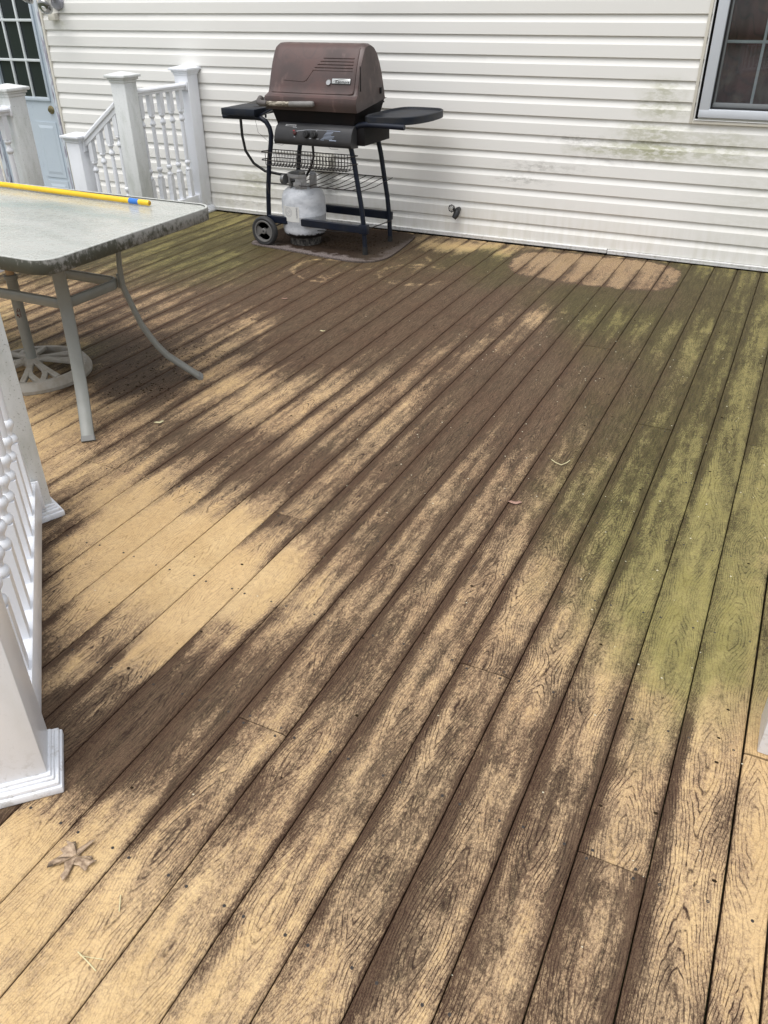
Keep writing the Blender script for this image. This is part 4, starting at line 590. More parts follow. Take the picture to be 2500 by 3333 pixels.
deck = thing("deck", None, None, (0,0,0), kind='structure')
BT = .025
JOISTS = [-.585,-.16,.262,.685,1.109,1.532,1.956,2.37,2.79,3.19,3.60,4.0,4.43,4.86,5.27,5.67]
JOINT = {-1:[1.109],2:[1.533],5:[1.109,4.86],-4:[1.956],-10:[1.957],-8:[3.19],-2:[4.43],0:[4.0],3:[3.20],6:[3.20],-5:[4.0],4:[4.86],-13:[3.60],-16:[2.37],-19:[3.60],-22:[4.43],-25:[2.79],-7:[1.109],-12:[1.109],8:[3.6]}
def board(xa, xb, ya, yb):
    cx, cy = (xa+xb)/2, (ya+yb)/2; hw, L = (xb-xa)/2, (yb-ya)/2
    sec = [(-hw,-BT),(-hw,-.0045),(-hw+.0012,-.0022),(-hw+.004,-.0008),(-hw+.012,0),(hw-.012,0),(hw-.004,-.0008),(hw-.0012,-.0022),(hw,-.0045),(hw,-BT)]
    n = len(sec); b = MB()
    b.add([(x,y,z) for y in (-L,L) for x,z in sec], [tuple(range(n)), tuple(range(2*n-1,n-1,-1))]+[(i,i+n,(i+1)%n+n,(i+1)%n) for i in range(n)])
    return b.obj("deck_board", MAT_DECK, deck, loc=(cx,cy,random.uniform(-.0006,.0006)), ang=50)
screws = MB(); SCREW_Y = [y for y in JOISTS if y > .2]
def add_screw(x, y):
    x += random.uniform(-.004,.004); y += random.uniform(-.005,.005)
    T = lambda v: (v[0]+x, v[1]+y, v[2])
    screws.lathe([(.0036,-.001),(.0035,.0006),(.0028,.0010),(.0014,.0008),(.0010,.0001),(0,.0001)], 8, T)
GAP = .0026
Y_BACK = 5.752
for i in range(-27, 15):
    xa, xb = BOARD_X0+i*PITCH_W+GAP/2, BOARD_X0+(i+1)*PITCH_W-GAP/2
    if i == 6: xb -= .0012
    if i == 7:                                     # ripped filler board in front of the right-hand post
        board(xa+.001, xb, 1.541, Y_BACK); board(xa+.0008, .2765, -.75, 1.535); 
        for y in SCREW_Y: 
            if y > 1.6: add_screw(xa+.024,y); add_screw(xb-.024,y)
        add_screw(.255,1.512); add_screw(.246,1.109); continue
    if i == 8:
        board(xa, xb, 1.541, Y_BACK); board(.2815, xb, -.75, 1.535); continue
    ends = [-.75]+JOINT.get(i, [])+[Y_BACK]
    for a, b in zip(ends, ends[1:]):
        board(xa, xb, a+(.0013 if a > -.7 else 0), b-(.0013 if b < 5.7 else 0))
    for y in SCREW_Y:
        for fx in (.024, PITCH_W-.024-GAP):
            if any(abs(y-e) < .02 for e in JOINT.get(i, [])): add_screw(xa+fx, y-.014); add_screw(xa+fx, y+.014)
            else: add_screw(xa+fx, y)
props(screws.obj("screws", mat_plain("dark_screw_head",(.045,.038,.034),.5,.4), deck), kind='stuff')
for y in JOISTS: MB().box(-4.7,1.3,y-.02,y+.02,-.20,-BT-.0005).obj("joist", MAT_JOIST, deck)
MB().cbox(-4.762,-4.728,-.75,5.74,-.26,-.002,.004).obj("fascia_board", MAT_DECK, deck)
MB().box(-4.7,1.3,5.755,5.785,-.26,-.03).obj("ledger_board", MAT_JOIST, deck)
for px_, py_ in ((-4.6,-.6),(-4.6,2.4),(-1.5,-.6),(1.2,-.6),(1.2,2.4)): MB().box(px_-.07,px_+.07,py_-.07,py_+.07,-.75,-.2).obj("footing_post", MAT_JOIST, deck)

# ================================================================== THE HOUSE
house = thing("house", "cream house wall of horizontal vinyl siding behind the deck, with mildew below its window", "house", (-2.6, WALL_Y, 0))
HP = Vector((-2.6, WALL_Y, 0))
def H(b, name, mat, parent=None, **k):
    """mesh given in world space, hung on the house (or on a part of it)"""
    b.v = [tuple(Vector(v)-HP) for v in b.v]; return b.obj(name, mat, parent or house, **k)
def siding(xa, xb, zb, zt, proud=0.):
    s = zt-zb; y0 = WALL_Y-proud
    prof = [(y0+.016,zb+.0005),(y0+.0015,zb),(y0,zb+.0015)]
    if s > .1: prof += [(y0+.0006,zb+.60*s),(y0+.0022,zb+.635*s),(y0+.0050,zb+.68*s)]
    prof += [(y0+.0165,zt+.0035)]
    n = len(prof); b = MB(); b.add([(x,y,z) for x in (xa,xb) for y,z in prof], [(i,i+1,n+i+1,n+i) for i in range(n-1)])
    b.add([(x,y,z) for x in (xa,xb) for y,z in prof+[(y0+.022,zt),(y0+.022,zb)]], [tuple(range(n+2)), tuple(range(2*n+3,n+1,-1))])
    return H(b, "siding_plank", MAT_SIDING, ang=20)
SEAM = {0:[-.92],1:[-2.5,-.45],2:[-2.5,-.36],3:[-3.1],4:[-1.2,.2],5:[-1.2,.4],6:[-3.6],7:[-2.05],8:[-2.05],9:[-4.85],10:[-4.85],11:[-3.0],12:[-3.0],13:[-1.5],14:[-1.5],-1:[-2.09]}
W_X0, W_X1, W_Z0, W_Z1 = -.690, .52, .845, 2.20     # window opening with its channel
for c in range(-4, 22):
    zb = Z_COURSE0+c*COURSE; zt = zb+COURSE
    if c == -1: zb = .036
    spans = [(-8.2,-6.86),(-5.975,1.6)] if zt < 1.95 else [(-8.2,1.6)]
    if c < -1: spans = [(-8.2,-6.86),(-5.975,-4.77)]
    if zb >= W_Z0-.02 and zt <= W_Z1+.06:
        spans = [(a,b) for a,b in spans[:-1]]+[(spans[-1][0],W_X0),(W_X1,1.6)]
    for a, b in spans:
        cuts = [a]+[q for q in SEAM.get(c, []) if a+.2 < q < b-.2]+[b]
        for k, (p, q) in enumerate(zip(cuts, cuts[1:])):
            siding(p-(.0 if k == 0 else .02), q, zb, zt, .0014 if k % 2 else 0.)
H(MB().box(-8.2,-6.85,WALL_Y+.03,WALL_Y+.05,-.6,2.75).box(-5.98,W_X0+.02,WALL_Y+.03,WALL_Y+.05,-.6,2.75).box(W_X0+.02,W_X1-.02,WALL_Y+.03,WALL_Y+.05,-.6,.86).box(W_X0+.02,W_X1-.02,WALL_Y+.03,WALL_Y+.05,2.19,2.75)
  .box(W_X1-.02,1.6,WALL_Y+.03,WALL_Y+.05,-.6,2.75).box(-6.85,-5.98,WALL_Y+.03,WALL_Y+.05,1.95,2.75), "sheathing", MAT_DARK)
# starter strip along the deck, broken where two lengths meet
for a, b, dz in ((-4.42,-1.105,0.),(-1.10,1.6,-.0035)):
    H(MB().cbox(a,b,WALL_Y-.010,WALL_Y+.02,.009+dz,.037+dz,.002).cbox(a,b,WALL_Y-.013,WALL_Y-.0102,.027+dz,.037+dz,.001), "starter_strip", MAT_TRIM)
g = MB(); random.seed(3)
for k in range(230):
    x = random.uniform(-4.4,.6) if k > 60 else random.uniform(-4.4,-3.2); s = random.uniform(.002,.008); a = random.uniform(0,PI)
    T = lambda v, x=x, a=a: (x+v[0]*math.cos(a)-v[1]*math.sin(a), WALL_Y-.014+v[0]*math.sin(a)+v[1]*math.cos(a), .002+v[2])
    g.lathe([(s*random.uniform(1,2.2),0),(s*.8,s*.6),(0,s*.7)], 5, T)
props(g.obj("soil_crumbs", MAT_SOIL), kind='stuff')

# ---- window
win = thing("window", None, None, (0,0,0)); win.parent = house
def frame_ring(x0,x1,z0,z1,w,ya,yb,c=.002):
    b = MB(); b.cbox(x0,x0+w,ya,yb,z0,z1,c); b.cbox(x1-w,x1,ya,yb,z0,z1,c); b.cbox(x0+w,x1-w,ya+.0006,yb,z0,z0+w,c); b.cbox(x0+w,x1-w,ya+.0006,yb,z1-w,z1,c); return b
H(frame_ring(-.712,.542,.847,2.225,.017,WALL_Y-.012,WALL_Y+.02), "window_channel", MAT_CREAM, win)
fr = MB().cbox(-.666,-.606,WALL_Y-.026,WALL_Y+.05,.884,2.18,.004).cbox(.436,.496,WALL_Y-.026,WALL_Y+.05,.884,2.18,.004).cbox(-.666,.496,WALL_Y-.0265,WALL_Y+.05,.884,.930,.004).cbox(-.666,.496,WALL_Y-.0265,WALL_Y+.05,2.135,2.18,.004)
H(fr, "window_frame", MAT_WINFRAME, win)
H(frame_ring(-.688,.518,.866,2.20,.006,WALL_Y-.018,WALL_Y+.02,.001), "window_channel", MAT_TRIM, win)
H(MB().cbox(-.664,.494,WALL_Y-.016,WALL_Y+.03,.866,.884,.001), "window_sill", mat_plain("grey_sill",(.42,.42,.38),.5), win)  # sill in a dull grey of its own
H(frame_ring(-.606,.436,.930,2.135,.010,WALL_Y+.006,WALL_Y+.05), "gasket", MAT_GASKET, win)
H(MB().cbox(-.596,.426,WALL_Y+.014,WALL_Y+.05,.940,.965,.002).cbox(-.596,.426,WALL_Y+.014,WALL_Y+.05,1.62,1.655,.002).cbox(-.596,-.584,WALL_Y+.020,WALL_Y+.05,.965,2.12,.002), "sash", MAT_SASH, win)
MAT_MUNTIN = mat_plain("grey_muntin", (.30,.32,.34), .5)
for x in (-.381,-.168,.045,.258): H(MB().cbox(x-.008,x+.008,WALL_Y+.034,WALL_Y+.040,.965,1.62,.001), "muntin", MAT_MUNTIN, win)
H(MB().cbox(-.596,.426,WALL_Y+.0335,WALL_Y+.0395,1.278,1.294,.001), "muntin", MAT_MUNTIN, win)
H(MB().cbox(-.596,.426,WALL_Y+.028,WALL_Y+.031,.955,1.63,.0005), "pane", MAT_PANE, win)
H(MB().cbox(-.596,.426,WALL_Y+.028,WALL_Y+.031,1.65,2.13,.0005), "pane", MAT_PANE, win)
room = MB(); room.add([(-.9,WALL_Y+.06,.6),(.7,WALL_Y+.06,.6),(.7,WALL_Y+.9,.6),(-.9,WALL_Y+.9,.6),(-.9,WALL_Y+.06,2.4),(.7,WALL_Y+.06,2.4),(.7,WALL_Y+.9,2.4),(-.9,WALL_Y+.9,2.4)],
    [(0,1,2,3),(4,7,6,5),(0,4,5,1)[::-1] and (3,2,6,7),(0,3,7,4),(1,5,6,2)])
H(room, "room_shell", MAT_DARK, win, smooth=False)
def mat_drape():
    t = NT("dark_red_leaf_print_curtain"); P = t.pos(); w = t.t.nodes.new('ShaderNodeTexWave'); w.inputs['Scale'].default_value = 5.5; w.inputs['Distortion'].default_value = 9; w.inputs['Detail'].default_value = 2
    w.inputs['Detail Scale'].default_value = 1.3; w.bands_direction = 'DIAGONAL'; t.set(w.inputs['Vector'], P)
    n = t.noise(P, 5, 3); c = t.mix(t.ss(w.outputs['Fac'], .75, .98), (.085,.038,.038), (.060,.032,.032)); c = t.mix(t.ss(n,.52,.7), c, (.12,.10,.085)); c = t.mix(t.ss(t.noise(P,3.3,2),.5,.62), c, (.065,.045,.038))
    return t.fin(c, .9, spec=.1)
cu = MB(); nx_, nz_ = 120, 16
for k in range(nz_+1):
    for i in range(nx_+1):
        x = -.75+1.3*i/nx_; z = .75+1.5*k/nz_
        cu.v.append((x, WALL_Y+.13+.022*math.sin(x*34+.8*math.sin(z*2))+.012*math.sin(x*71+1), z))
cu.f = [(k*(nx_+1)+i, k*(nx_+1)+i+1, (k+1)*(nx_+1)+i+1, (k+1)*(nx_+1)+i) for k in range(nz_) for i in range(nx_)]
props(cu.obj("curtain", mat_drape()), "dark red patterned curtain hanging behind the window pane", "curtain")

# ---- door with nine lights
door = thing("door", None, None, (0,0,0)); door.parent = house
DX0, DX1 = -6.80, -6.025
PX = [-6.625,-6.455,-6.278,-6.100]; PZ = [.795,1.080,1.375,1.668]
slab = MB(); y0, y1 = WALL_Y+.012, WALL_Y+.05
slab.box(DX0,PX[0],y0,y1,-.24,1.79); slab.box(PX[3],DX1,y0,y1,-.24,1.79); slab.box(PX[0],PX[3],y0,y1,-.24,PZ[0]); slab.box(PX[0],PX[3],y0,y1,PZ[3],1.79)
H(slab, "door_leaf", MAT_DOOR, door)
H(MB().cbox(PX[0]-.03,PX[3]+.02,y0-.014,y0+.001,PZ[0]-.028,PZ[0]+.002,.004).cbox(PX[0]-.03,PX[3]+.02,y0-.014,y0+.001,PZ[3]-.002,PZ[3]+.03,.004).cbox(PX[0]-.03,PX[0]+.002,y0-.0135,y0+.001,PZ[0],PZ[3],.004).cbox(PX[3]-.002,PX[3]+.022,y0-.0135,y0+.001,PZ[0],PZ[3],.004), "glazing_bead", MAT_DOOR, door)
M_DM = mat_pvc("door_muntin_paint", (.62,.66,.67), .1)
for x in PX[1:3]: H(MB().cbox(x-.010,x+.010,y0-.006,y0+.012,PZ[0],PZ[3],.003), "muntin", M_DM, door)
for z in PZ[1:3]: H(MB().cbox(PX[0],PX[3],y0-.007,y0+.012,z-.010,z+.010,.003), "muntin", M_DM, door)
MAT_DPANE = mat_plain("dark_door_glass", (.022,.030,.030), .04, spec=.6)
for i in range(3):
    for k in range(3): H(MB().box(PX[i]+.004,PX[i+1]-.004,y0+.014,y0+.018,PZ[k]+.004,PZ[k+1]-.004), "pane", MAT_DPANE, door)
for xa, xb in ((-6.32,-6.075),(-6.72,-6.475)):
    for za, zb in ((.135,.60),(-.16,.105)):
        H(MB().prism([(0,0),(1,0),(1,1),(0,1)],0,1,lambda v:(xa+(xb-xa)*v[0]*(1-.0)-(0),y0-.006+.007*v[2],za+(zb-za)*v[1])), "embossed_panel", MAT_DOOR, door)
        H(MB().add([(xa+.028,y0-.0062,za+.028),(xb-.028,y0-.0062,za+.028),(xb-.028,y0-.0062,zb-.028),(xa+.028,y0-.0062,zb-.028),(xa+.045,y0-.011,za+.05),(xb-.045,y0-.011,za+.05),(xb-.045,y0-.011,zb-.05),(xa+.045,y0-.011,zb-.05)],
          [(0,1,5,4),(1,2,6,5),(2,3,7,6),(3,0,4,7),(4,5,6,7)]), "raised_field", MAT_DOOR, door, smooth=False)
TL = lambda v: (-6.098+v[0], y0-v[2], .700+v[1])
H(MB().lathe([(.034,0),(.033,.006),(.022,.010),(.018,.024),(.0,.026)], 20, TL), "deadbolt", mat_plain("tarnished_brass", (.30,.25,.14), .3, .9), door)
H(MB().cbox(-6.022,-5.990,WALL_Y-.016,WALL_Y+.03,-.26,1.86,.003).cbox(-6.85,-6.803,WALL_Y-.016,WALL_Y+.03,-.26,1.86,.003).cbox(-6.85,-5.99,WALL_Y-.0155,WALL_Y+.03,1.80,1.9,.003), "door_casing", MAT_PEEL, door)
H(MB().cbox(-5.988,-5.968,WALL_Y-.010,WALL_Y+.02,-.26,1.92,.002).cbox(-6.875,-6.853,WALL_Y-.010,WALL_Y+.02,-.26,1.92,.002), "casing_channel", MAT_CREAM, door)

# ================================================================== RAILINGS
def post(name, label, center, rz, z0, ztop, w=.127, mat=None, base=True, group="white vinyl railing posts", cap_w=.165):
    mat = mat or MAT_RAIL
    t = thing(name, label, "post", (center[0],center[1],z0), rz, group); h = w/2; Hh = ztop-z0
    MB().cbox(-h,h,-h,h,0,Hh-.05,.004).obj("sleeve", mat, t)
    b = MB()
    for w2, za, zb in ((w+.012,Hh-.062,Hh-.045),(w+.028,Hh-.045,Hh-.030),(cap_w+.018,Hh-.030,Hh-.012)): b.cbox(-w2/2,w2/2,-w2/2,w2/2,za,zb,.004)
    c = (cap_w+.018)/2
    b.add([(-c+.003,-c+.003,Hh-.0125),(c-.003,-c+.003,Hh-.0125),(c-.003,c-.003,Hh-.0125),(-c+.003,c-.003,Hh-.0125),(-.012,-.012,Hh+.006),(.012,-.012,Hh+.006),(.012,.012,Hh+.006),(-.012,.012,Hh+.006)], [(0,1,5,4),(1,2,6,5),(2,3,7,6),(3,0,4,7),(4,5,6,7)])
    b.obj("cap", mat, t, ang=25)
    if base:
        b = MB()
        for o, za, zb in ((.026,.0005,.022),(.021,.0215,.034),(.012,.0335,.042),(.007,.0415,.050)): b.cbox(-h-o,h+o,-h-o,h+o,za,zb,.0035)
        b.obj("base_trim", MAT_RAIL, t, ang=25)
    return t
def baluster_mesh(zlo, zhi, t0, t1, sh0=0., sh1=0., slope=0.):
    """square at both ends, turned between t0 and t1; the ends may be cut on a slope along local x"""
    b = MB(); s = .0190
    for za, zb, sl in ((zlo,t0,'lo'),(t1,zhi,'hi')):
        vs = []
        for z in (za,zb):
            for x,y in ((-s,-s),(s,-s),(s,s),(-s,s)):
                k = slope*x if ((sl == 'lo' and z == za) or (sl == 'hi' and z == zb)) else 0.
                vs.append((x,y,z+k))
        b.add(vs, [(3,2,1,0),(4,5,6,7),(0,1,5,4),(1,2,6,5),(2,3,7,6),(3,0,4,7)])
    L = t1-t0
    lo = [(.0155,0),(.0185,.004),(.0195,.012),(.0165,.021),(.0105,.027),(.0098,.036),(.013,.046),(.0185,.056),(.0195,.066),(.0165,.076),(.0115,.080),(.0125,.095)]
    hi = [(.0125,L-.095),(.0115,L-.080),(.0165,L-.076),(.0195,L-.066),(.0185,L-.056),(.013,L-.046),(.0098,L-.036),(.0105,L-.027),(.0165,L-.021),(.0195,L-.012),(.0185,L-.004),(.0155,L)]
    mid = [(.0112+.0030*math.sin(PI*k/8)**1, .095+(L-.19)*k/8) for k in range(1,8)]
    b.lathe([(r*1.15, t0+z) for r, z in lo+mid+hi], 14)
    return b.mesh("baluster", True, 40)
BAL = baluster_mesh(.148,.926,.345,.79); BAL.materials.append(MAT_RAIL)
BALD = BAL.copy(); BALD.materials.clear(); BALD.materials.append(MAT_RAILDIRTY)
def rail_section(label, p0, p1, along, zt=.970, zb=.055, name="rail_section", bal=BAL, mat=None, z0=0.):
    """level railing between two posts; along = distances of the balusters from p0"""
    mat = mat or MAT_RAIL
    a = Vector((*p0,0)); d = Vector((*p1,0))-a; L = d.length; rz = math.atan2(d.y, d.x)
    t = thing(name, label, "railing", (a.x,a.y,z0), rz)
    sec = [(-.022,zt-.045),(.022,zt-.045),(.024,zt-.030),(.034,zt-.024),(.036,zt-.012),(.030,zt-.003),(.015,zt),(-.015,zt),(-.030,zt-.003),(-.036,zt-.012),(-.034,zt-.024),(-.024,zt-.030)]
    n = len(sec); b = MB(); b.add([(x,y,z) for x in (0,L) for y,z in sec], [tuple(range(n)), tuple(range(2*n-1,n-1,-1))]+[(i,(i+1)%n,(i+1)%n+n,i+n) for i in range(n)])
    b.obj("top_rail", mat, t, ang=30)
    MB().cbox(0,L,-.027,.027,zb,.150,.004).obj("bottom_rail", mat, t)
    for x in (0,L):
        MB().cbox(x-.004,x+.006,-.036,.036,zb-.005,.156,.002).obj("bracket", mat, t)
        MB().cbox(x-.004,x+.008,-.042,.042,zt-.052,zt+.006,.003).obj("bracket", mat, t)
    first = None
    for x in along:
        o = bpy.data.objects.new("baluster", bal); link(o, t); o.location = (x,0,0)
    return t

PA, PB = (-1.315,.746), (-2.165,1.575)
post("railing_post", "nearest white railing post with moulded foot at the photo's left edge", PA, PI/4, 0, 1.08, w=.130)
post("railing_post", "mildewed white post at the far end of the nearest railing", PB, -PI/8, 0, 1.08, w=.130, mat=MAT_RAILDIRTY)
dv = (Vector(PB)-Vector(PA)).normalized(); nv = Vector((-dv.y,dv.x))*-1
sh = Vector((.018,.0186))
a_ = Vector(PA)+sh+dv*.066; b_ = Vector(PB)+sh-dv*.062
rail_section("nearest white railing with turned balusters at the photo's left edge", a_, b_, [x-.070 for x in (.202,.325,.447,.57,.692,.815,.937,1.06)])
post("railing_post", "white post with a moulded foot against the siding beside the deck's far corner", (-4.505,5.695), 0, 0, 1.083)
post("railing_post", "white post where the level railing meets the sloping stair railing", (-4.505,4.985), 0, 0, 1.083, mat=MAT_RAILDIRTY)
post("railing_post", "mildewed white post before the pale blue door, behind the yellow pole on the table", (-4.515,3.97), 0, 0, 1.083, mat=MAT_RAILDIRTY)
rail_section("short level white railing between the wall post and the stair post", (-4.49,5.628), (-4.49,5.052), [5.628-y for y in (5.565,5.449,5.335,5.218,5.105)])
rail_section("white railing running toward the viewer from the post across the stair opening", (-4.49,3.905), (-4.49,1.40), [.05+.116*k for k in range(21)])
# sloping stair railing and its low post
post("railing_post", "low white post at the foot of the stair railing, before the door casing", (-5.005,4.945), 0, -.45, .672)
sr = thing("stair_railing", "sloping white stair railing between the tall stair post and the low post", "railing", (-4.57,4.955,0), PI)
SL = -.692; Ls = .375; zt0 = .905
def sloped(b, sec, L):
    n = len(sec); b.add([(x,y,z+SL*x) for x in (0,L) for y,z in sec], [tuple(range(n)), tuple(range(2*n-1,n-1,-1))]+[(i,(i+1)%n,(i+1)%n+n,i+n) for i in range(n)]); return b
sec = [(-.022,zt0-.075),(.022,zt0-.075),(.024,zt0-.045),(.034,zt0-.036),(.036,zt0-.016),(.030,zt0-.004),(.015,zt0),(-.015,zt0),(-.030,zt0-.004),(-.036,zt0-.016),(-.034,zt0-.036),(-.024,zt0-.045)]
sloped(MB(), sec, .372).obj("top_rail", MAT_RAIL, sr, ang=30)
sloped(MB(), [(-.027,.04),(.027,.04),(.027,.13),(-.027,.13)], .372).obj("bottom_rail", MAT_RAIL, sr, ang=30)
eb = MB(); eb.add([(x,y,z+SL*x) for x in (.355,.373) for y,z in ((-.041,zt0-.11),(.041,zt0-.11),(.041,zt0+.006),(-.041,zt0+.006))], [(0,1,2,3),(7,6,5,4),(0,4,5,1),(1,5,6,2),(2,6,7,3),(3,7,4,0)])
eb.obj("bracket", MAT_RAIL, sr)
for k, x in enumerate((.035,.128,.222,.318)):
    z_ = SL*x
    me = baluster_mesh(.125+z_, zt0-.07+z_, .26+z_, .70+z_, slope=SL); me.materials.append(MAT_RAIL); link(bpy.data.objects.new("baluster", me), sr).location = (x,0,0)
# right-hand post, only its foot's corner is in view
post("railing_post", "white post cut off by the photo's right edge, standing on the deck", (.2835,1.6155), 0, 0, 1.083, w=.127, base=False)

# ================================================================== PATIO TABLE
MAT_ALU = mat_paint("khaki_grey_powder_coat", (.215,.22,.20), .35, (.16,.16,.14), .42, 14, bump=.1)
def mat_tablerim():
    t = NT("mildewed_table_rim"); P = t.pos(); x,y,z = t.sep(P)
    n = t.noise(t.vm('MULTIPLY', P, (1,1,.8)), 48, 6, .7); n2 = t.noise(P, 7, 2)
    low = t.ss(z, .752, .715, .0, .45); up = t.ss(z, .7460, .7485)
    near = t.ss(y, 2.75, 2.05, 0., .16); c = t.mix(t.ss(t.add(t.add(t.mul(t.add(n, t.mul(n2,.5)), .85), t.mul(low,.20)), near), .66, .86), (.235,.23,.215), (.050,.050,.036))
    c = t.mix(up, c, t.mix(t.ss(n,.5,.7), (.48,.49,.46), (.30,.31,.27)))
    return t.fin(c, .5)
def mat_tableglass():
    t = NT("rain_textured_table_glass"); P = t.pos()
    w = t.vm('ADD', P, t.vm('MULTIPLY', t.noise(P, 5, 3, out=1), (.5,.25,0)))
    a = t.noise(t.vm('MULTIPLY', w, (2.2,5,1)), 1.6, 4, .6); b = t.noise(t.vm('MULTIPLY', P, (5,9,1)), 6, 5, .7); s = t.noise(P, 60, 3, .7); fl = t.noise(P, 110, 2)
    band = blobs(t, t.vm('ADD', P, t.vm('MULTIPLY', t.vm('SUBTRACT', t.noise(P,6,3,out=1),(.5,.5,.5)), (.25,.12,0))), [((-2.95,2.72,.75),(.42,.09,.5),1.), ((-2.62,2.66,.75),(.32,.07,.5),.8), ((-3.25,2.66,.75),(.35,.10,.5),.9)])
    c = t.mix(t.ss(a, .35, .65), (.37,.38,.345), (.455,.455,.42))
    c = t.mix(t.mul(t.ss(b, .40, .70), .45), c, (.36,.40,.37))
    c = t.mix(t.mul(band, t.ss(b, .30, .62, .35, .9)), c, (.26,.32,.30))
    c = t.mix(t.mul(t.ss(s, .55, .75), .25), c, (.36,.35,.27))
    c = t.mix(t.ss(fl, .745, .76), c, (.05,.04,.03))
    return t.fin(c, t.ss(b, .3, .7, .16, .42), t.bump(t.add(b, t.mul(s,.4)), .22, .0015), spec=.5, Coat_Weight=.35, Coat_Roughness=.12)
TX0, TX1, TY0, TY1, TZ = -3.895, -2.312, 2.015, 3.020, .750
tb = thing("patio_table", "rectangular patio table with wavy glass top in a mildewed grey frame", "table", (-3.11,2.55,0))
TP = Vector((-3.11,2.55,0))
def Tt(b, name, mat, parent=None, base=TP, **k):
    b.v = [tuple(Vector(v)-base) for v in b.v]; return b.obj(name, mat, parent, **k)
ro, ri = rounded(TX0,TX1,TY0,TY1,.085,8), rounded(TX0+.012,TX1-.012,TY0+.012,TY1-.012,.073,8)
n = len(ro); b = MB(); 
lv = [(ri,TZ-.004),(ri,TZ-.0005),([(a[0]*.75+c[0]*.25,a[1]*.75+c[1]*.25) for a,c in zip(ri,ro)],TZ),([(a[0]*.2+c[0]*.8,a[1]*.2+c[1]*.8) for a,c in zip(ri,ro)],TZ),(ro,TZ-.003),(ro,TZ-.050),([(a[0]*.2+c[0]*.8,a[1]*.2+c[1]*.8) for a,c in zip(ri,ro)],TZ-.054),(ri,TZ-.054),(ri,TZ-.03)]
b.add([(x,y,z) for P_, z in lv for x,y in P_], [(k*n+i,k*n+(i+1)%n,(k+1)*n+(i+1)%n,(k+1)*n+i) for k in range(len(lv)-1) for i in range(n)])
Tt(b, "rim", mat_tablerim(), tb, ang=50)
Tt(MB().prism(rounded(TX0+.0125,TX1-.0125,TY0+.0125,TY1-.0125,.0725,8), TZ-.010, TZ-.0045), "glass_top", mat_tableglass(), tb)
Tt(MB().loop([(x,y,TZ-.0035) for x,y in rounded(TX0+.014,TX1-.014,TY0+.014,TY1-.014,.071,8)], .0022, 6), "seal", mat_plain("dark_seal",(.05,.05,.045),.7), tb)
C1, C2 = Vector((-2.56,2.290)), Vector((-2.57,2.635)); CL1, CL2 = Vector((-3.66,2.290)), Vector((-3.65,2.635))
OUT = [(.705,.030),(.66,.018),(.60,.006),(.55,.001),(.50,.0),(.46,.0),(.42,.010),(.35,.030),(.28,.050),(.224,.078),(.176,.105),(.128,.140),(.09,.182),(.046,.232),(.006,.278)]
for c, dr in ((C1,(.67,-.74)),(C2,(.78,.62)),(CL1,(-.67,-.74)),(CL2,(-.78,.62))):
    d = Vector(dr).normalized(); pts = [(c.x+d.x*o, c.y+d.y*o, z) for z, o in OUT]
    lg = Tt(MB().tube(pts, .01, flat=(.0255,.0095,(-d.y,d.x,0))), "leg", MAT_ALU, tb, ang=50)
    e = pts[-1]; lg2 = MB().tube([(e[0]-d.x*.012,e[1]-d.y*.012,.017),(e[0]+d.x*.004,e[1]+d.y*.004,.001)], .01, flat=(.0275,.0115,(-d.y,d.x,0)))
    Tt(lg2, "foot_cap", mat_plain("grey_plastic_cap",(.18,.18,.17),.6), lg)
    Tt(MB().cbox(-.012,.012,-.015,.015,.455,.515,.003,lambda v,c=c,d=d:(c.x-d.x*.008+v[0]*d.x-v[1]*d.y, c.y-d.y*.008+v[0]*d.y+v[1]*d.x, v[2])), "bracket", MAT_ALU, lg)
Tt(MB().loop([(x,y,.478) for x,y in rounded(-3.655,-2.578,2.302,2.628,.05,6)], .01, flat=(.0205,.0095)), "stretcher_ring", MAT_ALU, tb, ang=50)
Tt(MB().loop([(-3.11+.30*math.cos(2*PI*k/40), 2.50+.16*math.sin(2*PI*k/40)-.02, .585) for k in range(40)], .0085, 8), "umbrella_hoop", MAT_ALU, tb)

# yellow pole lying on the table
pl = thing("extension_pole", "yellow pole with a blue band near its end, lying across the glass table", "pole", (-3.05,2.90,TZ))
MY = mat_paint("wet_yellow_pole", (.80,.52,.015), .35, (.62,.38,.02), .22, 12)
A_, B_ = Vector((-4.35,2.955,TZ+.0125)), Vector((-2.562,2.878,TZ+.0125)); dd = (B_-A_).normalized(); PP = Vector((-3.05,2.90,TZ))
Tt(MB().tube([A_, B_-dd*.004, B_], [.0120,.0120,.0105], 18), "tube", MY, pl, PP)
Tt(MB().tube([B_-dd*.115, B_-dd*.060], .0124, 18), "tape", mat_paint("blue_tape",(.03,.17,.55),.2,rough=.4), pl, PP)
Tt(MB().tube([B_, B_+dd*.003], [.007,.006], 14), "end_hole", mat_plain("brown_wood_end",(.35,.20,.05),.7), pl, PP)

